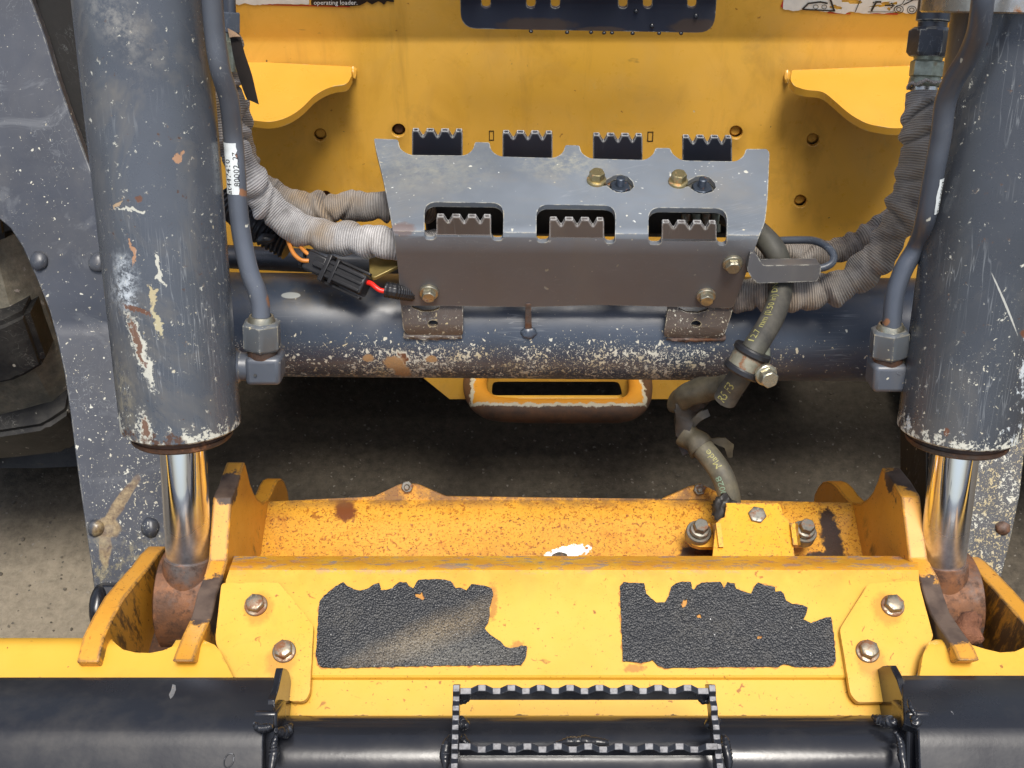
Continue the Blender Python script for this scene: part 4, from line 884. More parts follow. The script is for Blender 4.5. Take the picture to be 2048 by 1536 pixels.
# ================================================================== TILT CYLINDERS
RB = 0.0448
def cyl(side):
    L = side == 'l'
    t = thing("hydraulic_cylinder", "grey hydraulic cylinder at left with rust scrape and chrome rod" if L else "grey hydraulic cylinder at right, paint flaked white down its outer side", "hydraulic cylinder", at(363, 1190, 0.93) if L else at(1885, 1190, 0.93), "tilt cylinders either side of the step")
    bot = at(363, 851, 0.881) if L else at(1916, 862, 0.881)
    top_ = at(280, -10, 0.783) if L else at(2046, -10, 0.783)
    d = (bot-top_).normalized(); s0 = top_ - d*0.10; Lb = (bot-s0).length
    side_v = d.cross(FWD).normalized()   # to the picture's left or right
    if side_v.x < 0: side_v = -side_v
    def ex(s, c, ch):
        def P(u, v): return at(u, v, 0.80 + (0.881-0.78)*(v/870.0)*0.8)
        if L:
            A = (side_v, d)
            for (u, v, a, b) in ((306, 460, .012, .024), (300, 480, .014, .012)):
                e = s.ell(P(u-12, v+80 if v > 470 else v+70), A, (a, b), 0.8, 110, 0.5); c = s.mix(s.m_('MULTIPLY', s.m_('MULTIPLY', e, s.mr(s.noise(170, 5, .8), .44, .58)), .85), c, (0.55, 0.6, 0.64))
            for (u, v, a, b, ang, col) in ((318, 665, .0055, .030, -0.22, CREAM), (312, 650, .0034, .020, -0.20, RUST), (333, 690, .0012, .022, -.2, CREAM), (313, 583, .011, .0026, .3, RUST), (323, 835, .006, .022, 0, CREAM), (322, 830, .0036, .015, 0, RUST), (324, 372, .003, .003, 0, RUST), (281, 385, .007, .0018, -.5, (.42, .3, .18)), (308, 398, .014, .0010, .08, CREAM), (355, 610, .0030, .012, -.2, (.45, .4, .24)), (347, 560, .0022, .010, .1, (.45, .38, .22)), (360, 505, .0018, .012, -.1, CREAM), (308, 475, .0018, .010, .0, (.4, .22, .12)), (223, 577, .004, .005, 0, RUST), (396, 297, .002, .006, .4, (.4, .22, .12)), (257, 825, .003, .010, 0, CREAM)):
                ca, sa = math.cos(ang), math.sin(ang); ax = (side_v*ca + d*sa, d*ca - side_v*sa)
                e = s.ell(P(u, v), ax, (a, b), 0.2, 420, 1.0, 0.016); c = s.mix(s.m_('MULTIPLY', e, .92), c, col); ch = s.m_('MAXIMUM', ch, e)
            rg_ = s.m_('MAXIMUM', s.near(P(325, 640), .085, .8), s.near(P(300, 800), .06, .8))
            k = s.flecks(75, .30, 3.0, .04, .22, (1, 1, .45), rg_, 2.6); k2 = s.flecks(75, .30, 3.0, .0, .10, (1, 1, .45), rg_, 2.6)
            c = s.mix(k, c, s.mix(s.mr(s.noise(50, 3), .44, .56), CREAM, (.36, .29, .15))); c = s.mix(k2, c, RUST); ch = s.m_('MAXIMUM', ch, k)
            hl = s.scratches(tuple(d), 90, .010, .9, 5.5); c = s.mix(s.m_('MULTIPLY', s.m_('MULTIPLY', hl, s.near(P(320, 640), .12, .7)), .6), c, (.45, .47, .48))
            e = s.ell(P(275, 760), A, (.016, .03), .9, 40, .5); c = s.mix(s.m_('MULTIPLY', s.m_('MULTIPLY', e, s.mr(s.noise(120, 6, .8), .44, .6)), .6), c, (.33, .29, .19))
            e = s.ell(P(290, 40), (side_v*0.8 - d*0.6, d*0.8 + side_v*0.6), (.02, .045), .9, 60, .4); c = s.mix(s.m_('MULTIPLY', s.m_('MULTIPLY', e, s.mr(s.noise(90, 6, .8, s.st((1, 1, 1), (3, 0, 1))), .44, .6)), .4), c, (.4, .38, .33))
        else:
            q = s.v_('DOT_PRODUCT', s.v_('SUBTRACT', s.P, tuple(bot)), tuple(side_v)); hh = s.v_('DOT_PRODUCT', s.v_('SUBTRACT', s.P, tuple(bot)), tuple(d))
            reg = s.m_('MULTIPLY', s.mr(q, -0.006, 0.022), s.mr(hh, -0.19, -0.06)); reg2 = s.m_('MULTIPLY', s.mr(hh, -0.05, -0.012), 0.8); reg = s.m_('MAXIMUM', reg, reg2)
            nz = s.noise(115, 6, 0.78, s.st((1, 1, 0.7), (1, 4, 2))); big = s.noise(24, 3, .6)
            thr = s.m_('SUBTRACT', 0.86, s.m_('MULTIPLY', reg, s.mr(big, .35, .65, .27, .38))); e = s.mr(s.m_('SUBTRACT', nz, thr), 0, 0.025)
            c = s.mix(e, c, s.mix(s.mr(s.noise(45, 4), .58, .66), (.50, .54, .55), (.30, .20, .13))); ch = s.m_('MAXIMUM', ch, e)
            for (u, v, a, b, ang, col) in ((1955, 575, .0008, .028, .52, (.4, .4, .36)), (2010, 640, .010, .004, -.4, RUST), (2045, 545, .006, .012, .1, RUST), (1858, 830, .002, .004, 0, RUST)):
                ca, sa = math.cos(ang), math.sin(ang); ax = (side_v*ca - d*sa, d*ca + side_v*sa)
                e = s.ell(P(u, v), ax, (a, b), 0.25, 190, 0.45); c = s.mix(e, c, col)
        rim = s.m_('MULTIPLY', s.mr(s.v_('DOT_PRODUCT', s.v_('SUBTRACT', s.P, tuple(bot)), tuple(d)), -0.016, -0.003), 1.0); rn = s.noise(170, 5, .78); rim = s.mr(s.m_('ADD', rn, s.m_('MULTIPLY', rim, .16)), .625, .65); c = s.mix(rim, c, s.mix(s.mr(s.noise(70, 4), .5, .6), CREAM, DRUST))
        return c, s.m_('MAXIMUM', ch, rim)
    reg = lambda s: s.mr(s.v_('DOT_PRODUCT', s.v_('SUBTRACT', s.P, tuple(bot)), tuple(d)), -0.24, -0.06, 0.0, 1.0)
    reg0 = reg; reg = lambda s: s.m_('MULTIPLY', reg0(s), s.mr(s.noise(13, 3, .6, s.st((1, 1, 1), (4, 4, 0))), .36, .62, .1, 1))
    mat = grey_paint("cylinder paint " + side, (0.070, 0.079, 0.094) if L else (0.046, 0.051, 0.060), 0.05, reg, 0.02, 0.85 if L else 0.45, 0.27, False, ex, 71.0 if L else 77.0, 0.3, tuple(d), 0.5, 0.3, sp=1, spth=0.690, spgain=0.10, sps=300)
    br = lathe("barrel", s0, d, [(0, 0), (0, RB), (Lb-0.0015, RB), (Lb, RB-0.0015), (Lb, 0.033)], mat, t, 72)
    lathe("gland", bot - d*0.002, d, [(0, 0.02), (0, 0.0385), (0.004, 0.0385), (0.0045, 0.0368), (0.007, 0.0368), (0.0075, 0.0382), (0.0105, 0.0378), (0.012, 0.036), (0.012, 0.019)], M_DARKRUST, t, 64)
    rb = at(378, 1112, 0.920) if L else at(1884, 1122, 0.920)
    dd = (rb-bot).normalized(); lathe("rod", bot, dd, [(0, 0), (0, 0.0178), ((rb-bot).length+0.004, 0.0178), ((rb-bot).length+0.004, 0)], M_CHROME, t, 56)
    # rod eye
    ce = at(360, 1197, 0.944) if L else at(1903, 1202, 0.944)
    ex0, ex1 = (-0.2835, -0.2425) if L else (0.3265, 0.3735)
    c0 = Vector((ex0, ce.y, ce.z)); w = ex1-ex0
    eye = lathe("rod_eye", c0, (1, 0, 0), [(0, 0.0), (0, 0.038), (0.0015, 0.0405), (w-0.0015, 0.0405), (w, 0.038), (w, 0.0)], M_RUSTY, t, 56)
    lathe("eye_neck", rb - dd*0.001, dd, [(0, 0.0), (0, 0.0196), (0.004, 0.0205), (0.010, 0.0215), (0.022, 0.0225), (0.03, 0.0)], M_RUSTY, t, 40)
    # oil pipe down the inner side
    if L: pts = [(418, -60, .752), (424, 0, .762), (430, 70, .773), (440, 137, .784), (458, 200, .803), (466, 273, .822), (472, 345, .83), (476, 410, .838), (484, 475, .846), (498, 540, .852), (513, 580, .856), (521, 612, .860), (523, 660, .866)]
    else: pts = [(1975, -60, .697), (1966, 0, .705), (1957, 60, .722), (1938, 110, .741), (1908, 160, .760), (1891, 205, .774), (1882, 273, .787), (1869, 342, .799), (1853, 430, .818), (1836, 488, .845), (1808, 537, .852), (1791, 585, .857), (1785, 630, .862), (1782, 675, .868)]
    def pipe_x(s, c, ch):
        pts2 = ((527, 595, .004, .006), (472, 322, .003, .006), (425, 25, .004, .008), (484, 385, .003, .003)) if L else ((1985, 20, .004, .006), (1876, 410, .002, .005), (1800, 640, .002, .003))
        for (u, v, a, b) in pts2:
            e = s.ell(at(u, v, .83), (RT, UP), (a, b), .3, 200, .5); c = s.mix(e, c, (.25, .12, .06))
        return c, ch
    mp = grey_paint("oil pipe paint " + side, (0.082, 0.094, 0.118) if L else (0.060, 0.070, 0.090), 0.03, None, 0.02, 0.2, 0.32, False, pipe_x, 81.0, 0.3, (0, .3, -1), 0.4, 0.6)
    P3 = [at(*q) for q in pts]
    pipe = tube("oil_pipe", P3, 0.0070, mp, t, 24, 8)
    # sticker shell on the pipe
    Q = spline(P3, 8); T, N, B = frames(Q)
    def shell(name, v0, v1, a0, a1, seed, mat_):
        rows = [i for i, q in enumerate(Q) if v0 <= px(q)[1] <= v1]; bm = bmesh.new(); grid = []
        for ii, i in enumerate(rows):
            lo = a0 + 0.22*mnoise.noise(Vector((ii*0.8, seed, 0))); hi = a1 + 0.5*mnoise.noise(Vector((ii*0.9, seed, 4)))
            tg = T[i]; oo_ = (-FWD + tg*FWD.dot(tg)).normalized(); ss_ = (RT - tg*RT.dot(tg)).normalized()
            grid.append([bm.verts.new(Q[i] + (ss_*math.sin(lo+(hi-lo)*k/6) + oo_*math.cos(lo+(hi-lo)*k/6))*0.0072) for k in range(7)])
        for A_, B_ in zip(grid, grid[1:]):
            for k in range(6): bm.faces.new((A_[k], A_[k+1], B_[k+1], B_[k]))
        return link(name, finish(bm, name), mat_, pipe)
    st_ = shell("pipe_label", 276, 393, -1.45, 0.45, 2.0, M_STICK) if L else shell("pipe_label", 345, 425, 0.3, 1.3, 5.0, M_STICK)
    def on_pipe(v_start, ang):
        def fn(x, y):
            u = 0; i0 = min(range(len(Q)), key=lambda i: abs(px(Q[i])[1]-v_start)); acc = 0; i = i0
            while i > 0 and acc < x: acc += (Q[i]-Q[i-1]).length; i -= 1
            f = 0.0
            p = Q[i] if x >= 0 else Q[i0]
            if i < i0:
                seg = (Q[i+1]-Q[i]).length; p = Q[i].lerp(Q[i+1], (acc-x)/seg)
            a = ang - y/0.0074; tg = T[i]; oo_ = (-FWD + tg*FWD.dot(tg)).normalized(); ss_ = (RT - tg*RT.dot(tg)).normalized()
            return p + (ss_*math.sin(a) + oo_*math.cos(a))*0.0074
        return fn
    if L:
        text_on("lettering", "at447410", 0.0066, on_pipe(388, -0.30), M_TEXTK, st_)
        text_on("lettering", "80002 .27", 0.0060, on_pipe(366, 0.55), M_TEXTK, st_)
    else: text_on("lettering", "TH0 00007", 0.0052, on_pipe(420, 1.15), M_TEXTK, st_)
    # swivel nut and elbow
    np_ = at(523, 641, .864) if L else at(1781, 657, .868)
    nd = (at(525, 704, .874) - np_).normalized() if L else (at(1776, 715, .878) - np_).normalized()
    mn = grey_paint("worn nut paint " + side, (0.085, 0.095, 0.105), 0.25, None, 0.3, 0.4, 0.36, True, None, 85.0, 0.7, (0, 0, 1), .3, .0)
    bm = bmesh.new(); rings = []
    x, y, dz = frame_of(nd); 
    hz = [(0, .0118, .0118), (.001, .0142, .0135), (.0022, .0150, .0150), (.020, .0150, .0150), (.0215, .0142, .0138), (.0225, .0128, .0128)]
    for (z_, rh, rc) in hz:
        ring = []
        for i in range(24):
            tt = 2*math.pi*i/24; kk = math.pi/3; q = rh*math.cos(kk/2)/math.cos((tt % kk)-kk/2); q = min(q, rc)
            off = 0.35 if L else 0.1
            ring.append(bm.verts.new(np_ + dz*z_ + (x*math.cos(tt+off) + y*math.sin(tt+off))*q))
        rings.append(ring)
    for A_, B_ in zip(rings, rings[1:]):
        for i in range(24): bm.faces.new((A_[i], A_[(i+1) % 24], B_[(i+1) % 24], B_[i]))
    bm.faces.new(rings[0]); bm.faces.new(rings[-1])
    link("pipe_nut", finish(bm, "pipe_nut", 25), mn, t)
    lathe("nut_collar", np_ - nd*0.004, nd, [(0, 0.0075), (0, 0.0088), (0.004, 0.0105), (0.006, 0.0105)], M_ZINC, t, 28)
    lathe("nut_seat", np_ + nd*0.0215, nd, [(0, 0.0), (0, 0.0112), (0.007, 0.0112), (0.007, 0)], M_DARKRUST, t, 28)
    ec = at(530, 733, .880) if L else at(1775, 747, .884)
    me_ = grey_paint("elbow paint " + side, (0.068, 0.078, 0.098), 0.10, None, 0.25, 0.3, 0.34, True, None, 87.0, 0.5, (0, 0, 1), .3, .6)
    sx = 1 if L else -1
    el = box("elbow", ec + RT*(0.0005*sx), (RT, nd, RT.cross(nd)), (0.0135, 0.0112, 0.0125), me_, t, 0.0038)
    lathe("elbow_stub", ec - RT*0.006*sx, (-sx, 0, 0), [(0, 0), (0, 0.0105), (0.012, 0.0112), (0.016, 0.0145), (0.022, 0.0175), (0.030, 0.0175), (0.034, 0)] if L else [(0, 0), (0, 0.0105), (0.005, 0.0115), (0.007, 0.0160), (0.010, 0.0185), (0.016, 0.0190), (0.020, 0.0185), (0.03, 0)], me_, t, 40)
    if L:
        nn = -FWD; text = None
        lathe("punch_mark", ec + Vector((0.0, 0, 0)) - RT.cross(nd)*0.0126*(1 if (RT.cross(nd)).dot(FWD) > 0 else -1) - RT*0.005 - UP*0.002, FWD, [(-0.0002, 0.0), (-0.0002, 0.0012), (0.001, 0.0012)], M_TEXTK, el, 12)
    else:
        tt = text_on("lettering", "C", 0.006, lambda a, b: ec - FWD*0.0142 + RT*(a+0.002) + UP*(b-0.001) - FWD*0.0, M_GREYP, el)
    return t, mat
cl_t, cl_m = cyl('l'); cr_t, cr_m = cyl('r')
# bright steel collar at the head of the right barrel
ca = at(2046, -10, 0.783); cb = at(1916, 862, 0.881); dc = (cb-ca).normalized()
M_COLLAR = metal("brushed steel collar", (0.55, 0.52, 0.46), 0.3, 0.05, 9.0, 0.9)
lathe("collar", ca - dc*0.06, dc, [(0, 0.04), (0, 0.0655), (0.0715, 0.0655), (0.0725, 0.0640), (0.0725, 0.04)], M_COLLAR, cr_t, 64)

# ================================================================== KNIT-SLEEVED HOSES
def wrinkle(r, seed, amp=0.16, freq=75):
    rs = random.Random(seed); fo = []; q = 0.01
    while q < 0.6:
        fo.append((q, rs.uniform(.0035, .008), rs.uniform(0, 6.28), rs.uniform(.14, .34), rs.uniform(.003, .011))); q += rs.uniform(.013, .040)
    def f0(s, th):
        k = 1.0
        for (p, w, ph, h, sk) in fo:
            if abs(s-p) < .03:
                d = (s - p - sk*math.sin(th+ph))/w; m = .35 + .65*(.5+.5*math.cos(th-ph*1.7))
                k += h*m*math.exp(-d*d) - h*.9*m*math.exp(-((d-1.5)/.55)**2)
        return k
    def f(s, th):
        a = mnoise.noise(Vector((s*freq, seed, math.cos(th-0.6)*0.7))); b = mnoise.noise(Vector((s*freq*2.3, seed+3, math.sin(th)*1.1)))
        pinch = max(0.0, mnoise.noise(Vector((s*freq*0.8, seed+7, math.cos(th)*0.5))) - 0.25)
        return r*f0(s, th)*(1 + amp*0.8*a + amp*0.5*b - amp*1.2*pinch)
    return f
HL = "sleeved hoses curving in behind the step"
def hose(name, pts, r, mat, label, seed, amp=0.15, freq=75):
    o = tube(name, [at(*p) for p in pts], wrinkle(r, seed, amp, freq), mat, None, 36, 10, 0.0009)
    return tag(o, label, "hose", HL)
hose("sleeved_hose", [(444, 60, .95), (448, 150, .955), (455, 230, .96), (470, 300, .968), (494, 352, .975), (528, 398, .985), (572, 440, .99), (622, 463, .99), (680, 476, .985), (745, 482, .98), (800, 487, .98), (870, 492, 1.0)], 0.0136, M_SLEEVE2, "pale grey knit sleeved hose, lower of the two left of the step", 3.0, 0.13, 55)
hose("sleeved_hose", [(470, 200, 1.0), (478, 290, 1.01), (500, 345, 1.02), (540, 386, 1.03), (590, 407, 1.03), (650, 418, 1.03), (715, 412, 1.03), (790, 410, 1.03), (880, 420, 1.06)], 0.0128, M_SLEEVE, "tan and grey sleeved hose, upper of the two left of the step", 9.0, 0.2, 62)
hr = thing("sleeved_hose", "grey brown sleeved hose hanging from a black hex fitting at right", "hose", at(1845, 190, .95), HL)
tube("sleeve", [at(*p) for p in [(1845, 188, .945), (1840, 240, .945), (1836, 300, .945), (1824, 360, .948), (1808, 415, .952), (1782, 475, .958), (1742, 528, .965), (1695, 563, .972), (1640, 582, .978), (1580, 588, .982), (1500, 590, .99), (1430, 590, 1.0)]], wrinkle(0.0136, 14.0, 0.15, 75), M_SLEEVER, hr, 36, 10, 0.0011)
hose("sleeved_hose", [(1800, 430, 1.02), (1752, 468, 1.02), (1705, 490, 1.02), (1655, 506, 1.02), (1600, 512, 1.02), (1545, 514, 1.02), (1480, 520, 1.03)], 0.0112, M_SLEEVER, "thinner sleeved hose passing behind the wire guide loop", 20.0, 0.2, 80)
# fitting of the right hose
def hexpiece(name, p0, d, prof, mat, parent, off=0.0):
    bm = bmesh.new(); x, y, d = frame_of(d); rings = []
    for (z_, rh, rc) in prof:
        ring = []
        for i in range(24):
            tt = 2*math.pi*i/24; kk = math.pi/3; q = min(rh*math.cos(kk/2)/math.cos((tt % kk)-kk/2), rc)
            ring.append(bm.verts.new(Vector(p0) + d*z_ + (x*math.cos(tt+off) + y*math.sin(tt+off))*q))
        rings.append(ring)
    for A_, B_ in zip(rings, rings[1:]):
        for i in range(24): bm.faces.new((A_[i], A_[(i+1) % 24], B_[(i+1) % 24], B_[i]))
    bm.faces.new(rings[0]); bm.faces.new(rings[-1]); return link(name, finish(bm, name, 25), mat, parent)
f0 = at(1868, 28, .93); f1 = at(1846, 196, .945); fd = (f1-f0).normalized(); mm = (f1-f0).length/168.0
M_FIT = grey_paint("black fitting paint", (0.030, 0.036, 0.050), 0.02, None, 0.05, 0.1, 0.36, True, None, 91.0, 0.2)
lathe("fitting_neck", f0 - fd*0.05, fd, [(0, 0), (0, .0135), (.05+14*mm, .0135), (.05+16*mm, .0115), (.05+30*mm, .0115)], M_FIT, hr, 32)
hexpiece("fitting_nut", f0 + fd*27*mm, fd, [(0, .0155, .0140), (.0015, .0175, .0158), (.003, .0178, .0178), (58*mm-.003, .0178, .0178), (58*mm, .0165, .0150)], M_FIT, hr, 0.25)
lathe("fitting_neck", f0 + fd*84*mm, fd, [(0, .0105), (0, .0118), (8*mm, .0112), (12*mm, .0126)], M_GREENZ, hr, 32)
hexpiece("fitting_nut", f0 + fd*93*mm, fd, [(0, .0130, .0126), (.001, .0138, .0138), (30*mm, .0138, .0138), (33*mm, .0125, .0125)], M_GREENZ, hr, 0.5)
lathe("fitting_ring", f0 + fd*125*mm, fd, [(0, .010), (0, .0115), (3*mm, .0128), (14*mm, .0132), (17*mm, .0122), (20*mm, .010)], M_GREENZ, hr, 32)
lathe("ferrule", f0 + fd*144*mm, fd, [(0, .0090), (0, .0104), (.0006, .0106), (27*mm, .0106), (29*mm, .0098), (32*mm, 0.008)], M_SILVER, hr, 32)
tube("frayed_edge", [f0 + fd*143*mm + (RT*math.cos(t*.35) + FWD*math.sin(t*.35))*0.0130 + UP*0.0010*math.sin(t*2.1) for t in range(19)], lambda s_, t: 0.0014*(1+.8*mnoise.noise(Vector((s_*900, t, 1)))), M_SLEEVE2, hr, 8, 4)
# ================================================================== HEX FITTING at the top left, and the hanging tape strip
fl = thing("pipe_fitting", "blue grey hex fitting beside the left oil pipe top", "fitting", at(460, 45, .93))
q0 = at(459, 24, .925); q1 = at(459, 66, .93)
hexpiece("fitting_nut", q0, q1-q0, [(0, .0085, .0082), (.001, .0094, .0092), ((q1-q0).length-.001, .0094, .0094), ((q1-q0).length, .0086, .0084)], M_GREYP, fl, 0.2)
lathe("fitting_neck", at(457, -40, .92), q0-at(457, -40, .92), [(0, 0), (0, .0052), ((q0-at(457, -40, .92)).length+.002, .0052)], M_FIT, fl, 20)
lathe("fitting_neck", q1, (q1-q0), [(0, .0), (0, .0050), (.006, .0050), (.007, .0062), (.03, .0062), (.03, 0)], M_GREENZ, fl, 20)
tp = thing("tape_strip", "torn strip of black tape hanging beside the left oil pipe", "tape", at(480, 140, .915))
def ribbon(name, L, Rr, mat, parent, th=0.0006):
    bm = bmesh.new(); A = spline([at(*p) for p in L], 5); B = spline([at(*p) for p in Rr], 5); g_ = []
    for a, b in zip(A, B): g_.append([bm.verts.new(a.lerp(b, k/3) + FWD*-0.0012*math.sin(math.pi*k/3)) for k in range(4)])
    for P_, Q_ in zip(g_, g_[1:]):
        for k in range(3): bm.faces.new((P_[k], P_[k+1], Q_[k+1], Q_[k]))
    o = link(name, finish(bm, name, 80), mat, parent); m = o.modifiers.new("thick", 'SOLIDIFY'); m.thickness = th; return o
ribbon("tape_tail", [(460, 74, .915), (466, 110, .908), (476, 150, .905), (488, 185, .905), (494, 199, .905)], [(481, 73, .912), (489, 105, .905), (503, 147, .902), (511, 180, .903), (518, 209, .905)], M_TAPE, tp)
ribbon("tape_fold", [(455, 57, .915), (457, 66, .910), (459, 75, .907)], [(459, 58, .915), (470, 64, .908), (481, 73, .905)], M_TAPEB, tp)

# ================================================================== RUBBER DRAIN HOSE with clamp and torn wrap
rh = thing("rubber_hose", "black rubber hose with yellow print, torn halfway, running down into the yellow bracket", "hose", at(1500, 720, .94))
HP = [at(*p) for p in [(1455, 430, 1.0), (1492, 448, .985), (1522, 470, .972), (1548, 500, .965), (1562, 540, .968), (1560, 590, .962), (1545, 635, .950), (1522, 675, .938), (1500, 710, .932), (1482, 748, .940), (1462, 780, .955), (1450, 800, .962)]]
def hr_r(s, th): return 0.0098*(1+0.02*mnoise.noise(Vector((s*60, th, 2))))
hz1 = tube("hose_upper", HP, hr_r, M_RUBBER, rh, 28, 10)
HQ = spline(HP, 10); HT, HN, HB = frames(HQ)
def on_hose(v_start, ang, up=True, Q=HQ, r=0.0100, sgn=1):
    i0 = min(range(len(Q)), key=lambda i: abs(px(Q[i])[1]-v_start))
    def fn(x, y):
        i = i0; acc = 0.0; st = -1 if up else 1
        while 0 < i < len(Q)-1 and acc < x: acc += (Q[i+st]-Q[i]).length; i += st
        p = Q[i]
        if i != i0: p = Q[i].lerp(Q[i-st], min(1, (acc-x)/max(1e-9, (Q[i]-Q[i-st]).length)))
        j = min(max(i, 1), len(Q)-2); t = (Q[j-1]-Q[j+1]).normalized() if up else (Q[j+1]-Q[j-1]).normalized()
        side = t.cross(-FWD).normalized()      # letter tops point this way when reading along t
        out = (-FWD + t*FWD.dot(t)).normalized(); side = out.cross(t).normalized()
        a = ang + y/r
        return p + (out*math.cos(a) + side*math.sin(a))*(r+0.0002)
    return fn
text_on("lettering", "12.7 mm (0.50 in) DN", 0.0078, on_hose(700, 0.50), M_TEXTY, hz1)
text_on("lettering", "R5 F3", 0.0105, on_hose(796, 0.15), M_TEXTY, hz1)
# clamp: two dark rubber lips and a steel band, with bolt ear
cpt = at(1494, 722, .934); ct = (at(1480, 750, .941) - at(1512, 692, .934)).normalized()
M_BAND = metal("dirty steel band", (0.33, 0.31, 0.23), 0.5, 0.25, 12.0, 0.5)
lathe("clamp_band", cpt - ct*0.0065, ct, [(0, 0.0098), (0, 0.0138), (0.013, 0.0138), (0.013, 0.0098)], M_BAND, rh, 36)
for o_ in (-0.0115, 0.0055):
    lathe("clamp_lip", cpt + ct*o_, ct, [(0, 0.0098), (0, 0.0150), (0.0012, 0.0158), (0.0046, 0.0158), (0.006, 0.0148), (0.006, 0.0098)], M_PLASTIC, rh, 36)
slab("clamp_ear", [at(1505, 722, .925), at(1553, 735, .927), at(1548, 760, .929), at(1520, 764, .929), at(1498, 752, .929)], FWD*0.004, M_BAND, rh, 0.0006)
e_n = (-FWD*0.85 - UP*0.45 + RT*0.15).normalized()
inst("bolt", matmesh(hexbolt("bolt", 0.0090, 0.0075, 0.0085), M_ZINC), rh, seat(at(1532, 750, .921), e_n, .3))
lathe("clamp_stud", at(1527, 700, .945), at(1527, 730, .93)-at(1527, 700, .945), [(0, 0), (0, .0055), (.015, .0055), (.015, 0)], M_GREENZ, rh, 16)
# torn wrap
wp = thing("torn_wrap", "torn black rubber wrap dangling below the cross tube", "hose wrap", at(1390, 850, 1.02))
tube("wrap_roll", [at(1358, 806, 1.03), at(1372, 794, 1.01), at(1404, 780, 1.0), at(1446, 772, .985)], lambda s_, t: 0.0105*(1+0.4*mnoise.noise(Vector((s_*60, math.cos(t), 3)))), M_WRAP, wp, 22, 8)
def flap(name, pts, mat, seed):
    o = sheet(name, jag(pts, 1.6, 5, seed), Surf([(740, 1.0), (930, 1.035)]), 0.0018, mat, wp, (), (800, 830, 860, 890), 0)
    for v in o.data.vertices: v.co += FWD*0.010*mnoise.noise(v.co*45 + Vector((seed, 0, 0)))
    return o
flap("wrap_flap", [(1350, 808), (1380, 806), (1408, 808), (1413, 796), (1422, 800), (1404, 822), (1388, 845), (1374, 868), (1366, 884), (1352, 872), (1349, 838)], M_TORN, 2)
flap("wrap_flap", [(1398, 824), (1416, 818), (1420, 832), (1400, 842), (1378, 868), (1362, 866), (1378, 846)], M_RUBBER, 4)
flap("wrap_flap", [(1372, 872), (1392, 865), (1412, 878), (1452, 876), (1469, 890), (1466, 914), (1456, 916), (1450, 896), (1430, 888), (1410, 892), (1400, 914), (1386, 918), (1372, 900)], M_WRAP, 6)
flap("wrap_flap", [(1346, 820), (1362, 812), (1372, 836), (1366, 880), (1378, 905), (1366, 912), (1354, 880), (1350, 850)], M_TORN, 9)
flap("wrap_flap", [(1368, 800), (1402, 800), (1410, 812), (1392, 824), (1366, 818)], M_TORN, 12)
tube("wrap_cuff", [at(1372, 866, 1.03), at(1392, 884, 1.025), at(1404, 898, 1.022)], lambda s_, t: 0.0122*(1+0.3*mnoise.noise(Vector((s_*90, math.cos(t)*1.5, 7)))), M_WRAP, wp, 20, 8)
HP2 = [at(*p) for p in [(1388, 880, 1.03), (1406, 898, 1.02), (1426, 922, 1.015), (1444, 950, 1.01), (1455, 980, 1.01), (1459, 1006, 1.012), (1455, 1040, 1.02)]]
hz2 = tube("hose_lower", HP2, lambda s, th: 0.0100, M_RUBBER2, rh, 26, 10)
text_on("lettering", "Made", 0.0088, on_hose(940, -0.30, True, spline(HP2, 10), 0.0101), M_TEXTY, hz2)
text_on("lettering", "E0028", 0.0080, on_hose(992, 0.30, True, spline(HP2, 10), 0.0101), flat("green print", (.22, .32, .22), .6, .2), hz2)

# ================================================================== ELECTRICAL CONNECTOR and wires
ec = thing("electrical_connector", "black plastic wiring plug with orange and red wires left of the step", "connector", at(690, 550, .985))
c0 = at(655, 538, .985); c1 = at(733, 574, .975); cd = (c1-c0).normalized(); cs = cd.cross(FWD).normalized(); Lc = (c1-c0).length
if cs.z < 0: cs = -cs
cm = (c0+c1)/2; out = cs.cross(cd); out = out if out.dot(FWD) < 0 else -out
box("plug_body", cm, (cd, cs, out), (Lc/2, 0.0088, 0.0085), M_PLASTIC, ec, 0.0022)
for k in (-0.0060, 0.0, 0.0060): box("plug_ridge", cm + cs*k + out*0.0088, (cd, cs, out), (Lc/2*0.92, 0.0012, 0.0012), M_PLASTIC, ec, 0.0004)
box("plug_flange", c0 + cd*0.002, (cd, cs, out), (0.0022, 0.0122, 0.0112), M_PLASTIC, ec, 0.0008)
box("plug_flange", c0 + cd*0.0105, (cd, cs, out), (0.0015, 0.0108, 0.0104), M_PLASTIC, ec, 0.0006)
box("plug_rail", cm - cs*0.0112 - cd*0.001, (cd, cs, out), (Lc/2*1.02, 0.0013, 0.0030), M_PLASTIC, ec, 0.0006)
box("plug_rail", cm + cs*0.0108 + cd*0.002, (cd, cs, out), (Lc/2*0.86, 0.0012, 0.0026), M_PLASTIC, ec, 0.0006)
box("plug_tail", c0 - cd*0.010, (cd, cs, out), (0.010, 0.0086, 0.0075), M_PLASTIC, ec, 0.002)
box("plug_latch", c0 - cd*0.004 + out*0.009, (cd, cs, out), (0.006, 0.0026, 0.0022), M_PLASTIC, ec, 0.0008)
for k in (-0.0048, 0.0048): lathe("wire_seal", c0 - cd*0.019 + cs*k, -cd, [(-.004, 0), (-.004, .0042), (.001, .0042), (.0014, .0034), (.003, .0034), (.0034, .0042), (.006, .0042), (.007, .002)], M_PLASTIC, ec, 18)
tube("orange_wire", [at(572, 470, 1.0), at(580, 492, .99), at(588, 508, .985), at(602, 520, .982), at(618, 522, .982)], 0.0019, M_WIRE, ec, 10, 6)
tube("orange_wire", [at(590, 474, 1.0), at(600, 492, .99), at(612, 505, .985), at(624, 513, .984)], 0.0018, M_WIRE, ec, 10, 6)
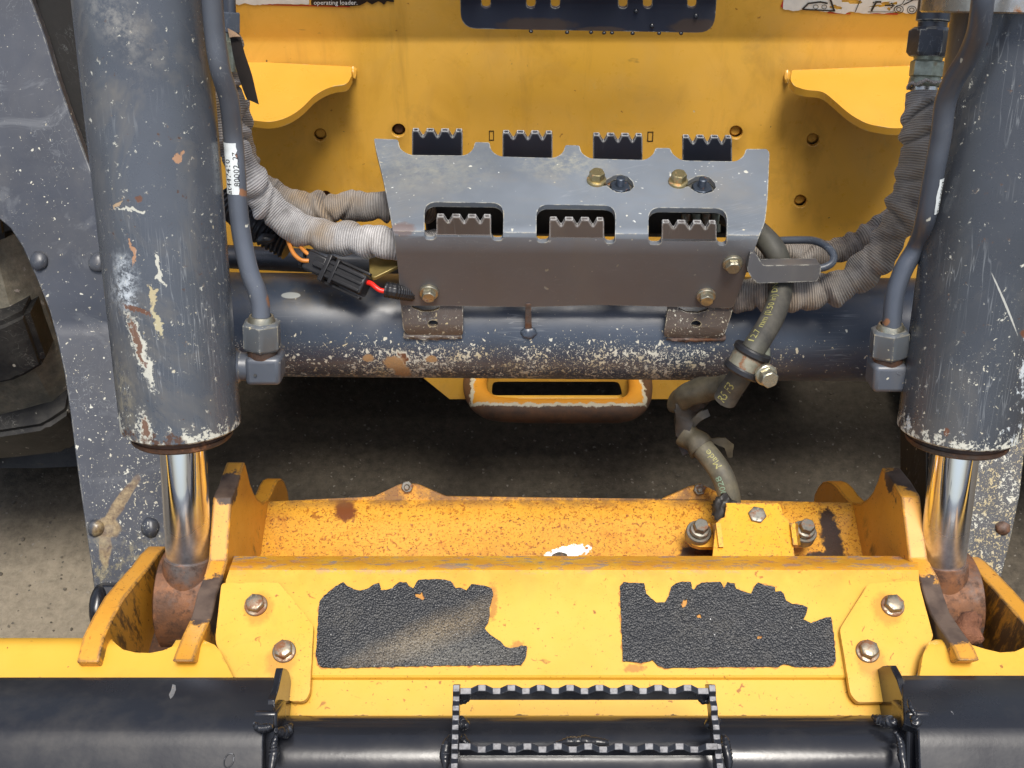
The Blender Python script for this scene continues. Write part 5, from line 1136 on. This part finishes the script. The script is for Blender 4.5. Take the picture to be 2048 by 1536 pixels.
tube("red_wire", [at(730, 564, .975), at(742, 567, .972), at(752, 575, .970), at(762, 581, .970), at(780, 583, .970)], 0.0022, M_RED, ec, 12, 6)
def braid_r(s, th): return 0.0066*(1+0.10*math.sin(th*6+s*1400)*math.sin(th*6-s*1400))
tube("braided_sleeve", [at(772, 579, .972), at(790, 582, .972), at(830, 588, .99)], braid_r, M_PLASTIC, ec, 36, 10, .0004)
cnd = thing("corrugated_conduit", "black corrugated conduit tucked under the left sleeved hoses", "conduit", at(520, 460, 1.03))
tube("conduit_tube", [at(452, 395, 1.04), at(480, 425, 1.035), at(512, 450, 1.03), at(545, 470, 1.03), at(580, 490, 1.03)], lambda s_, t: 0.0135 + 0.0012*math.sin(s_*1500), M_PLASTIC, cnd, 24, 14, .0007)
blob("conduit_clip", at(532, 478, 1.015), (RT, UP, FWD), (.009, .005, .006), M_PLASTIC, cnd, .5, 3, 2, 2)
opl = thing("mounting_plate", "olive plated steel plate between the plug and the step", "bracket", at(765, 535, 1.0))
slab("plate", [at(738, 517, 1.0), at(800, 500, 1.0), at(800, 527, .985), at(752, 556, .982), at(744, 556, .982), at(738, 545, .985)], (0, -0.0005, -0.0035), M_OLIVE, opl, 0.0006)

# ================================================================== QUICK COUPLER (yellow)
qc = thing("quick_coupler", "rust speckled yellow quick coupler with bolted end plates and black grip pads", "coupler", (0.044, 0.56, 0.3))
TREAD = Surf([(1112, 0.926), (1118, 0.915), (1124, 0.900), (1129, 0.890), (1134, 0.884), (1140, 0.880), (1350, 0.8345), (1355, 0.8345), (1360, 0.8365), (1434, 0.8215), (1470, 0.815)])
def tread_x(s, c, ch):
    up = s.v_('DOT_PRODUCT', s.P, tuple(UP)); a0 = at(1100, 1150, .88).dot(UP); a1 = at(1100, 1128, .885).dot(UP)
    lip = s.m_('MULTIPLY', s.mr(up, a0, a1), s.mr(s.noise(60, 6, .75, s.st((1, 1.6, 1.6))), .53, .58)); c = s.mix(lip, c, (.20, .21, .23))
    fade = s.m_('MULTIPLY', s.mr(up, at(0, 1210, .87).dot(UP), a1), s.mr(s.noise(26, 5, .7), .36, .62)); c = s.mix(s.m_('MULTIPLY', fade, .6), c, (.60, .20, .012))
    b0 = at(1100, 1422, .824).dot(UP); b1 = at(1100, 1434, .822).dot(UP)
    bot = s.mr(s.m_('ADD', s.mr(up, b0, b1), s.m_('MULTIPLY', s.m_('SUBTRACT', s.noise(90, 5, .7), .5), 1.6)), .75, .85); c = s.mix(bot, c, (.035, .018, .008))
    for (u, v, a, b) in ((1035, 1292, .007, .005), (985, 1210, .004, .014), (1264, 1328, .010, .003)):
        e = s.ell(at(u, v, .85), (RT, UP), (a, b), .4, 330, 1.0); c = s.mix(s.m_('MULTIPLY', e, .7), c, (.34, .12, .015))
    return c, s.m_('MAXIMUM', lip, bot)
YT = (0.69, 0.385, 0.032)
M_TREAD = yellow_paint("yellow tread paint", YT, 0.07, 0.06, 0.0, 0.36, 3.0, None, 0.05, tread_x, sp=0.10)
tread = sheet("tread_plate", [(468, 1112), (1836, 1112), (1838, 1160), (1852, 1240), (1852, 1290), (1806, 1434), (566, 1434), (446, 1290), (442, 1240), (452, 1160)], TREAD, 0.006, M_TREAD, qc, (), (1200, 1280))
padL = [(639, 1204), (649, 1192), (663, 1181), (676, 1172), (687, 1166), (694, 1172), (708, 1180), (721, 1182), (738, 1178), (748, 1170), (759, 1167), (762, 1182), (774, 1181), (786, 1178), (792, 1170), (800, 1165), (813, 1166), (818, 1174), (827, 1178), (837, 1161), (862, 1160), (885, 1160), (902, 1163), (912, 1178), (922, 1177), (933, 1182), (943, 1170), (967, 1172), (984, 1178), (986, 1192), (983, 1204), (979, 1216), (980, 1232), (976, 1247), (969, 1257), (981, 1271), (1001, 1284), (1010, 1295), (1022, 1298), (1042, 1293), (1054, 1293), (1053, 1312), (1048, 1322), (1042, 1331), (899, 1332), (680, 1337), (645, 1336), (636, 1329), (632, 1312)]
padR = [(1240, 1174), (1247, 1166), (1288, 1168), (1290, 1178), (1292, 1188), (1302, 1198), (1312, 1206), (1329, 1206), (1338, 1192), (1342, 1175), (1352, 1168), (1364, 1165), (1382, 1165), (1384, 1178), (1388, 1180), (1394, 1172), (1403, 1166), (1440, 1165), (1447, 1178), (1454, 1166), (1468, 1168), (1472, 1178), (1484, 1183), (1502, 1189), (1508, 1176), (1515, 1166), (1530, 1172), (1550, 1175), (1550, 1185), (1560, 1184), (1567, 1189), (1572, 1202), (1584, 1209), (1600, 1211), (1615, 1216), (1612, 1230), (1606, 1240), (1621, 1247), (1640, 1240), (1661, 1235), (1666, 1264), (1671, 1319), (1666, 1331), (1655, 1335), (1590, 1335), (1578, 1331), (1567, 1329), (1556, 1335), (1440, 1335), (1330, 1337), (1316, 1333), (1305, 1322), (1282, 1327), (1258, 1324), (1246, 1324), (1242, 1250)]
ph = [jag(blobpx(842, 1194, 8, 7, .4, 14, .6, 3), .8, 4, 2)]
pr_h = [blobpx(1369, 1208, 5, 9, .5, 12, .4, 4), blobpx(1398, 1234, 5, 4, .3, 10, .3, 5), blobpx(1519, 1276, 5, 3, -.3, 10, .4, 6)]
M_RES = yellow_paint("pad glue residue", (0.50, 0.22, 0.022), 0.3, 0.5, 0, 0.5, 31.0, None, 0.5, sp=1.0)
def grow(P, k):
    cx = sum(p[0] for p in P)/len(P); cy = sum(p[1] for p in P)/len(P); return [(cx+(x-cx)*(1+k), cy+(y-cy)*(1+k*2)) for x, y in P]
for P_, sd_ in ((padL, 41), (padR, 57)): sheet("glue_residue", jag(grow(P_, .004), 5.0, 6, sd_), TREAD, 0.0003, M_RES, qc, (), (), 0, 0.0002)
sheet("grip_pad", jag(padL, 1.5, 5, 3), TREAD, 0.0014, M_GRIT, qc, ph, (), 0, 0.0015, "dusty torn black grip pad with a brown smear")
sheet("grip_pad", jag(padR, 1.4, 5, 8), TREAD, 0.0014, M_GRIT, qc, pr_h, (), 0, 0.0015, "torn black grip pad with a ragged upper right corner")
EP = Surf([(1150, TREAD.z(1024, 1150)), (1350, TREAD.z(1024, 1350)-0.0005), (1430, TREAD.z(1024, 1430)-0.003)])
def ep_x(s, c, ch):
    for (u, v) in ((515, 1217), (571, 1309), (1781, 1218), (1731, 1309)):
        e = s.ell(at(u-2, v+4, .85), (RT, UP), (.0125, .0125), .35, 200, .35); c = s.mix(s.m_('MULTIPLY', e, .5), c, (.38, .14, .012))  # soft brown bolt shadows painted in, shifted lower left
    return c, ch
M_END = yellow_paint("yellow end plate paint", YT, 0.07, 0.16, 0.35, 0.36, 5.0, (.40, .13, .012), 0.06, ep_x, None, .0012, sp=0.12)
for (o, bl, lab) in ((([(446, 1172, 8), (561, 1170, 6), (629, 1256, 8), (622, 1390, 10), (612, 1407, 10), (586, 1407), (534, 1380), (468, 1358), (436, 1295), (434, 1280)]), ((515, 1217), (571, 1309)), None), (([(1733, 1173, 8), (1832, 1166, 8), (1862, 1278, 5), (1826, 1356), (1806, 1400), (1770, 1408), (1710, 1409, 8), (1697, 1392, 8), (1676, 1264, 8)]), ((1781, 1218), (1731, 1309)), None)):
    ep = sheet("end_plate", rnd(o, 4, 4), EP, 0.005, M_END, qc, (), (), 0.0009, 0.0055)
    for (u, v) in bl: inst("bolt", BOLT_L, ep, seat(EP.p(u, v) + EP.n(u, v)*0.0058, EP.n(u, v), random.random()))
# back plate of the channel, with triangular lugs
BACK = Surf([(930, 1.060), (1000, 1.06), (1008, 1.054), (1120, 1.02), (1180, 1.005)])
def back_x(s, c, ch):
    e = s.ell(at(690, 1022, 1.05), (RT, UP), (.012, .010), .3, 160, .7); c = s.mix(e, c, (.16, .05, .015))
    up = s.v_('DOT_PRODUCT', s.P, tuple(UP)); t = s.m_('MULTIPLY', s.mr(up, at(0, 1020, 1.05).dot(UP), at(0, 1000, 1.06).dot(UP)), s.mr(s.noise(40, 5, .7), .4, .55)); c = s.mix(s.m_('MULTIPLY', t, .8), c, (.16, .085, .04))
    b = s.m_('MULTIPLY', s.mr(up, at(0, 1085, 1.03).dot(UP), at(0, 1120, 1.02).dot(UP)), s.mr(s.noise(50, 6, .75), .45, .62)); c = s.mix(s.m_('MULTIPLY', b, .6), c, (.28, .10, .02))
    for (u, v, a, bb) in ((1662, 1075, .010, .030), (1395, 1105, .022, .008), (1640, 1112, .03, .006)):
        e = s.ell(at(u, v, 1.035), (RT, UP), (a, bb), .25, 140, .7); c = s.mix(e, c, (.045, .025, .014))
    w = s.ell(at(1136, 1104, 1.025), (RT*.98+UP*.16, UP*.98-RT*.16), (.021, .0050), .15, 300, .8); c = s.mix(w, c, (.80, .82, .82))  # white glint of the wet metal painted into the colour
    return c, s.m_('MAXIMUM', ch, w)
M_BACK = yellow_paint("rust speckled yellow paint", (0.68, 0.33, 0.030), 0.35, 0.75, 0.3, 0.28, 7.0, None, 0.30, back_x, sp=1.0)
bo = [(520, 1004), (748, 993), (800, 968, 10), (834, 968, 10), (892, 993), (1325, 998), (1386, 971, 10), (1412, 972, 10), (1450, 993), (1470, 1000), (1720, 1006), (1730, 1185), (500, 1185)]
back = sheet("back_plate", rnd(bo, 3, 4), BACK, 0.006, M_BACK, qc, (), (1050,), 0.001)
for (u, v) in ((815, 973), (1398, 978)): inst("nut", NUT_R, back, seat(BACK.p(u, v) + BACK.n(u, v)*0.0012, BACK.n(u, v), .2))
inst("bolt", BOLT_C, qc, seat(at(1120, 1122, .975), UP*0.9 - FWD*0.45, .1))
FLOOR_P = [at(470, 1130, .90), at(1835, 1130, .90), at(1750, 1180, 1.02), at(510, 1180, 1.02)]
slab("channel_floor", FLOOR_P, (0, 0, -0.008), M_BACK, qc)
# hose bracket on the back plate
BRS = Surf([(1000, 0.992), (1120, 0.962)])
M_BRY = yellow_paint("yellow bracket paint", (0.74, 0.36, 0.014), 0.2, 0.2, 0.3, 0.32, 9.0, None, 0.1, sp=0.6)
nk = lambda u: [(u-4, 1126), (u-4, 1116), (u-3, 1112), (u, 1111), (u+3, 1112), (u+4, 1116), (u+4, 1126)]
hb = sheet("hose_bracket", rnd([(1450, 1006), (1555, 1006), (1561, 1012), (1567, 1032), (1575, 1037), (1580, 1046), (1591, 1126)], 4) + nk(1544)[::-1] + nk(1494)[::-1] + rnd([(1424, 1126), (1432, 1046), (1440, 1038), (1450, 1034)], 3), BRS, 0.005, M_BRY, qc, (), (), 0.0009)
for o in ([(1436, 1046, 2), (1390, 1046, 16), (1371, 1066, 16), (1380, 1088, 14), (1400, 1094, 4), (1432, 1094, 4)], [(1582, 1046, 2), (1608, 1046, 16), (1629, 1066, 16), (1622, 1084, 14), (1606, 1090, 4), (1586, 1090, 4)]):
    sheet("bracket_foot", rnd(o, 3, 5), Surf([(1000, 1.022), (1120, 0.992)]), 0.006, M_BRY, hb, (), (), 0.0009)
for q in ([(1432, 1046, .975), (1438, 1094, .965), (1428, 1096, .995), (1422, 1048, 1.02)], [(1581, 1046, .975), (1586, 1090, .965), (1592, 1090, .99), (1588, 1046, 1.01)]):
    slab("bracket_side", [at(*p) for p in q], RT*0.004, M_BRY, hb)
for (u, v, me) in ((1399, 1065, BOLT_G), (1609, 1065, BOLT_G)):
    S_ = Surf([(1000, 1.022), (1120, 0.992)]); p_ = S_.p(u-3, v+3); n_ = (S_.n(u, v) + RT*0.06 + UP*0.10).normalized()
    lathe("bolt_washer", p_ - n_*0.004, n_, [(0, 0), (0, .0112), (.008, .0112), (.009, .0105), (.009, 0)], M_BOLTGREY, hb, 28)
    inst("bolt", me, hb, seat(p_ + n_*0.0085, n_, .25))
inst("bolt", matmesh(hexbolt("bolt", 0.0, 0.0078, 0.004), M_BOLTGREY), hb, seat(BRS.p(1514, 1031), BRS.n(1514, 1031), .3))
blob("torn_boot", at(1447, 1020, 1.0), (RT, UP, FWD), (.010, .013, .008), M_TORN, qc, .5, 2.2, 4)
# ears
def ear_x(s, c, ch):
    up = s.v_('DOT_PRODUCT', s.P, tuple(UP))
    for (u, v, z_, a, b) in ((460, 955, .93, .022, .016), (414, 1200, .87, .02, .028), (1815, 955, .95, .022, .016), (1862, 1200, .86, .022, .03), (1885, 1245, .84, .02, .018)):
        q = s.v_('SUBTRACT', s.P, tuple(at(u, v, z_))); r_ = s.v_('LENGTH', s.v_('MULTIPLY', q, (1/a, 1/max(b, .03), 1/b)))
        e = s.mr(s.m_('ADD', r_, s.m_('MULTIPLY', s.m_('SUBTRACT', s.noise(75, 5, .7), .5), 1.3)), .85, .95, 1, 0); c = s.mix(e, c, s.mix(s.mr(s.noise(60, 4), .4, .6), (.055, .035, .026), (.11, .075, .055))); ch = s.m_('MAXIMUM', ch, e)
    sx = s.v_('DOT_PRODUCT', s.P, (1, 0, 0)); og = s.m_('MAXIMUM', s.m_('MULTIPLY', s.mr(s.m_('ABSOLUTE', s.m_('ADD', sx, 0.291)), 0.0007, 0.0013, 1, 0), s.mr(s.noise(60, 6, .75, s.st((1, 1, .35), (3, 1, 2))), .50, .58)), s.m_('MULTIPLY', s.mr(s.m_('ABSOLUTE', s.m_('SUBTRACT', sx, 0.379)), 0.0007, 0.0013, 1, 0), s.mr(s.noise(60, 6, .75, s.st((1, 1, .35), (1, 6, 2))), .40, .50)))
    c = s.mix(s.m_('MULTIPLY', og, .85), c, (.065, .042, .022))
    g = s.m_('MULTIPLY', s.ell(at(515, 1095, 1.0), (Vector((0, 1, 0)), Vector((0, 0, 1))), (.045, .014), .9, 40, .6), s.mr(s.noise(110, 5, .7, s.st((1, 1, .3))), .48, .6)); c = s.mix(s.m_('MULTIPLY', g, .8), c, (.05, .035, .015))
    return c, ch
M_EAR = yellow_paint("worn yellow ear paint", YEL, 0.06, 0.25, 0.85, 0.36, 12.0, (.10, .06, .04), 0.12, ear_x, None, .0035, sp=0.3)
earL = [(386, 1323), (395, 1298), (407, 1268), (424, 1231), (434, 1186), (440, 1170), (444, 1159), (450, 1140), (455, 1121), (459, 1060), (463, 995), (473, 972), (489, 924), (492, 930), (496, 948), (501, 968), (508, 986), (516, 998), (526, 1005), (536, 999), (544, 986), (550, 970), (556, 960), (563, 957), (569, 963), (575, 980), (578, 1000), (572, 1100), (490, 1200), (440, 1290), (410, 1330)]
earR = [(1917, 1321), (1908, 1298), (1899, 1284), (1881, 1258), (1860, 1226), (1848, 1190), (1838, 1155), (1828, 1137), (1818, 1118), (1809, 1045), (1803, 992), (1785, 962), (1764, 935), (1760, 945), (1755, 962), (1746, 983), (1735, 997), (1719, 1007), (1700, 1004), (1686, 991), (1674, 974), (1664, 965), (1655, 962), (1645, 964), (1636, 974), (1629, 988), (1627, 1008), (1640, 1110), (1740, 1200), (1830, 1290), (1890, 1330)]
xplate("pivot_ear", earL, -0.2236, -0.0150, M_EAR, qc, 0.0012)
xplate("pivot_ear", earR, 0.3120, 0.0150, M_EAR, qc, 0.0012)
XL, XR = -0.291, 0.379
outL = [(333, 1093), (318, 1108), (301, 1132), (275, 1162), (250, 1193), (228, 1232), (208, 1275), (197, 1325)]
def xp(u, v, X): return (u, v)
oL = outL + [(215, 1345), (330, 1330), (400, 1200), (395, 1120)]
xplate("outer_ear", oL, XL, -0.0155, M_EAR, qc, 0.0012)
oR = [(1922, 1114), (1936, 1124), (1956, 1145), (1990, 1182), (2048, 1248), (2100, 1300), (2130, 1345), (2060, 1360), (1900, 1330), (1860, 1200), (1870, 1120)]
xplate("outer_ear", oR, XR, 0.0155, M_EAR, qc, 0.0012)
DECK = Surf([(1270, 0.850), (1280, 0.834), (1287, 0.829), (1294, 0.826), (1366, 0.808), (1450, 0.792)])
M_DECK = yellow_paint("yellow deck paint", YT, 0.05, 0.2, 0.2, 0.36, 14.0, None, 0.1)
dL = [(-700, 1276), (222, 1276), (232, 1288), (246, 1299), (270, 1305), (300, 1306), (326, 1301), (344, 1293), (352, 1280), (406, 1278), (412, 1282), (430, 1290), (440, 1302), (468, 1358), (500, 1410), (-700, 1410)]
dR = [(1856, 1285), (1870, 1279), (1935, 1279), (1944, 1290), (1970, 1298), (2000, 1305), (2030, 1303), (2060, 1290), (2070, 1276), (2750, 1276), (2750, 1410), (1806, 1410), (1838, 1358), (1846, 1310)]
sheet("deck_plate", dL, DECK, 0.009, M_DECK, qc, (), (1320,), 0.001)
sheet("deck_plate", dR, DECK, 0.009, M_DECK, qc, (), (1320,), 0.001)
# pocket back walls and floors (dark, behind the rod eyes)
for X0, X1 in ((XL, -0.2386), (0.3270, XR)):
    P0 = at(300, 1310, .83)
    slab("pocket_floor", [(X0, P0.y+.004, P0.z-0.075), (X1, P0.y+.004, P0.z-0.075), (X1, P0.y+0.15, P0.z-0.10), (X0, P0.y+0.15, P0.z-0.10)], (0, 0, -0.006), M_DARKRUST, qc)
# coupler body hanging behind and below, seen only as shade
M_LOWY = yellow_paint("lower coupler paint", YEL, 0.2, 0.3, 0.3, 0.4, 15.0)
box("lower_frame", (0.044, 0.43, 0.22), (RT, (0, 1, 0), (0, 0, 1)), (0.46, 0.02, 0.16), M_LOWY, qc)

# ================================================================== STONE in the right pocket
st = blob("stone", at(1934, 1262, .862), (RT, UP*.9 + RT*.2, FWD), (.0120, .0140, .011), M_STONE, None, .55, 1.3, 11, 3)
tag(st, "rust red stone lodged in the right pocket below the rod eye", "stone")
for v in st.data.vertices:
    c_ = at(1934, 1262, .862); q = v.co - c_; m_ = max(abs(q.dot(RT))/.0125, abs(q.dot((UP*.85-RT*.5).normalized()))/.0135, abs(q.dot(FWD))/.010)
    if m_ > 0.92: v.co = c_ + q*(0.92/m_*0.7 + 0.3)

# ================================================================== BLACK ATTACHMENT with step grate
at_ = thing("attachment", "glossy black attachment top rail with round tube and serrated step grate", "attachment", (0.044, 0.48, 0.0))
RAIL = Surf([(1352, .797), (1358, .7925), (1362, .789), (1420, .7637), (1432, .7590), (1443, .7553), (1454, .7524), (1466, .7501), (1480, .7482), (1496, .7465), (1600, .7385), (1760, .730)])
def rail_x(name, seed):
    return black_gloss(name, 0.27, seed, 0.18)
M_RAIL = rail_x("black rail paint", 5.0)
r1 = sheet("top_rail", [(-1900, 1354), (548, 1354), (547, 1450), (526, 1462), (522, 1760), (-1900, 1760)], RAIL, 0.008, M_RAIL, at_, (), (1400,), 0.0015)
r2 = sheet("top_rail", [(1802, 1350), (4000, 1350), (4000, 1760), (1848, 1760), (1836, 1458), (1808, 1448)], RAIL, 0.008, M_RAIL, at_, (), (1400,), 0.0015)
M_BARE = metal("bare scraped steel", (.6, .58, .54), .35, .1, 21.0)
sheet("paint_scrape", jag([(345, 1369), (351, 1371), (352, 1380), (347, 1392), (341, 1398), (338, 1390), (342, 1383)], .8, 3, 3), RAIL, .0003, M_BARE, r1, (), (), 0, .0003)
M_EMB = black_gloss("embossed mark paint", .3, 6.0, .0)
zp = RAIL.p(458, 1521); zn = RAIL.n(458, 1521); zt_ = RAIL.p(458, 1510)-zp
tube("embossed_mark", [zp + RT*0.0030*math.cos(a_) + (zt_.normalized())*0.0045*math.sin(a_) + RT*0.0012*math.sin(a_) + zn*0.0002 for a_ in [i*2*math.pi/16 for i in range(17)]], .0005, M_EMB, r1, 6, 2)
c0_, c1_ = at(470, 1519, .788), at(1880, 1519, .788)
c0_ = Vector((c0_.x+.005, c0_.y, c0_.z))
M_TUBEK = black_gloss("black tube paint", 0.17, 8.0, .10)
lathe("round_tube", c0_, (1, 0, 0), [(0, 0), (0, .0290), ((c1_-c0_).length, .0290), ((c1_-c0_).length, 0)], M_TUBEK, at_, 96)
gL = [(566, 1336), (574, 1338), (579, 1345), (582, 1360), (583, 1387), (581, 1420), (578, 1445), (560, 1470), (547, 1462), (550, 1400), (557, 1378), (561, 1360)]
xplate("end_gusset", gL, -0.1585, -0.0050, M_BLACKG, at_, 0.0006)
gR = [(1779, 1331), (1787, 1346), (1793, 1358), (1803, 1389), (1806, 1400), (1811, 1447), (1792, 1455), (1760, 1440), (1747, 1422), (1745, 1387), (1746, 1360), (1749, 1347), (1755, 1338), (1764, 1332)]
xplate("end_gusset", gR, 0.2640, 0.0050, M_BLACKG, at_, 0.0006)
def weldrope(P, r, seed, par=at_, mat=None):
    Lw = sum((at(*a)-at(*b)).length for a, b in zip(P, P[1:]))*1.03
    return tube("weld_bead", [at(*p) for p in P], lambda s_, t: r*.78*max(.12, math.sin(math.pi*min(max(s_/Lw, 0), 1)))**.45*(1+.35*mnoise.noise(Vector((s_*170, math.cos(t)*.6, seed)))+.10*math.sin(s_*2600+math.cos(t)*1.2)), mat or M_BLACKW, par, 16, 10)
weldrope([(508, 1447, .748), (518, 1455, .746), (532, 1456, .746), (545, 1452, .746)], .0042, 1)
weldrope([(553, 1460, .752), (564, 1466, .760), (574, 1462, .768), (582, 1450, .775)], .0050, 2)
weldrope([(552, 1470, .752), (548, 1490, .752), (547, 1512, .748), (541, 1550, .742)], .0038, 3)
weldrope([(1824, 1430, .746), (1832, 1444, .745), (1826, 1452, .746)], .0048, 4)
weldrope([(1816, 1398, .755), (1824, 1418, .750), (1836, 1438, .746)], .0022, 5)
weldrope([(1745, 1432, .775), (1768, 1442, .768), (1784, 1446, .762), (1792, 1440, .76)], .0052, 6)
weldrope([(1790, 1464, .752), (1800, 1482, .752), (1804, 1510, .748), (1810, 1560, .742)], .0036, 7)
for X_, w_ in ((-0.163, .008), (0.2685, .008)):
    P_ = at(1024, 1500, .775); box("end_web", (X_, P_.y, P_.z), (RT, UP, FWD), (w_, .03, .016), M_BLACKW, at_, .002)
# serrated step grate
GR = Surf([(1340, .742), (1620, .722)])
M_GRATE = black_gloss("black grate paint", .22, 11.0, .05)
def m_tooth():
    s = Mat("worn tooth tops"); n = s.noise(300, 4, .7); n1 = s.noise(60, 4)
    return s.fin(s.mix(s.mr(n, .3, .7), (.05, .05, .055), (.19, .19, .20)), s.mr(n, .3, .7, .3, .5), .5)
M_TOOTH = m_tooth()
grate = None
def serrated(name, pa, pb, width, depth, nt, parent, hi0=True, amp=0.0036, drop=0.45):
    """bar whose upper edge alternates high and low teeth; pa, pb are picture points of its edge line"""
    A = GR.p(*pa); B = GR.p(*pb); d = (B-A); L = d.length; d.normalize(); nrm = GR.n(1180, 1440); tdir = (nrm*.75 + UP*.65).normalized()
    if abs(d.x) > .5: wv = (nrm.cross(d)).normalized(); wv = wv if wv.dot(UP) < 0 else -wv; down = (-nrm + wv*drop).normalized()
    else: wv = RT.copy(); down = -nrm; tdir = nrm
    st = []; per = L/nt; hi = hi0
    for k in range(nt):
        h = amp if hi else 0.0
        st += [(per*(k+.24), h), (per*(k+.76), h)]; hi = not hi
    st = [(0, st[0][1])] + st + [(L, st[-1][1])]
    bm = bmesh.new(); rows = []
    for (t, h) in st:
        p = A + d*t + tdir*h
        rows.append([bm.verts.new(p - wv*width/2), bm.verts.new(p + wv*width/2), bm.verts.new(A + d*t + down*depth + wv*width/2), bm.verts.new(A + d*t + down*depth - wv*width/2)])
    for i, (P_, Q_) in enumerate(zip(rows, rows[1:])):
        for k in range(4):
            f = bm.faces.new((P_[k], P_[(k+1) % 4], Q_[(k+1) % 4], Q_[k]))
            if k == 0 and abs(st[i][1]-st[i+1][1]) < 1e-6: f.material_index = 1
    bm.faces.new(rows[0]); bm.faces.new(list(reversed(rows[-1])))
    me = finish(bm, name, 20); me.materials.append(M_GRATE); me.materials.append(M_TOOTH)
    o = bpy.data.objects.new(name, me); COL.objects.link(o); o.parent = parent; ORG[o.name] = ORG[parent.name]; me.transform(Matrix.Translation(-ORG[parent.name]))
    bevel(o, .0004, 2, 25); return o
gframe = serrated("step_grate", (920, 1382), (1418, 1382), .0042, .0095, 17, at_, False)
serrated("grate_bar", (918, 1499), (1434, 1499), .0042, .010, 17, gframe, True, .0036, 0.25)
serrated("grate_side", (913, 1369), (907, 1600), .0044, .0130, 12, gframe, True, .0020)
serrated("grate_side", (1423, 1369), (1446, 1600), .0044, .0130, 12, gframe, True, .0020)
for P_, r_, k in (([(908, 1392, .75), (922, 1400, .752), (940, 1396, .752)], .0040, 11), ([(912, 1440, .765), (922, 1446, .758), (936, 1452, .752)], .0052, 12), ([(1424, 1390, .75), (1410, 1400, .752), (1396, 1396, .752)], .0040, 13), ([(1436, 1440, .765), (1428, 1446, .758), (1412, 1452, .752)], .0052, 14), ([(1112, 1486, .7495), (1150, 1483, .7495), (1185, 1482, .7495), (1218, 1486, .7495)], .0045, 15), ([(902, 1470, .752), (892, 1500, .746), (890, 1540, .742)], .0046, 16), ([(1446, 1470, .752), (1454, 1500, .746), (1458, 1540, .742)], .0046, 17), ([(926, 1470, .750), (930, 1482, .746), (940, 1490, .744)], .0035, 18)):
    weldrope(P_, r_, k, gframe)
# back sheet and floor of the attachment, below the picture
M_BS = black_gloss("black back sheet", .35, 13.0, .3)
pb = RAIL.p(1024, 1740)
slab("back_sheet", [(-.90, pb.y-.01, pb.z-.004), (.99, pb.y-.01, pb.z-.004), (.99, pb.y+.02, .02), (-.90, pb.y+.02, .02)], (0, .008, 0), M_BS, at_)
slab("floor_sheet", [(-.90, pb.y+.02, .03), (.99, pb.y+.02, .03), (.99, -.40, .012), (-.90, -.40, .012)], (0, 0, .012), M_BS, at_)
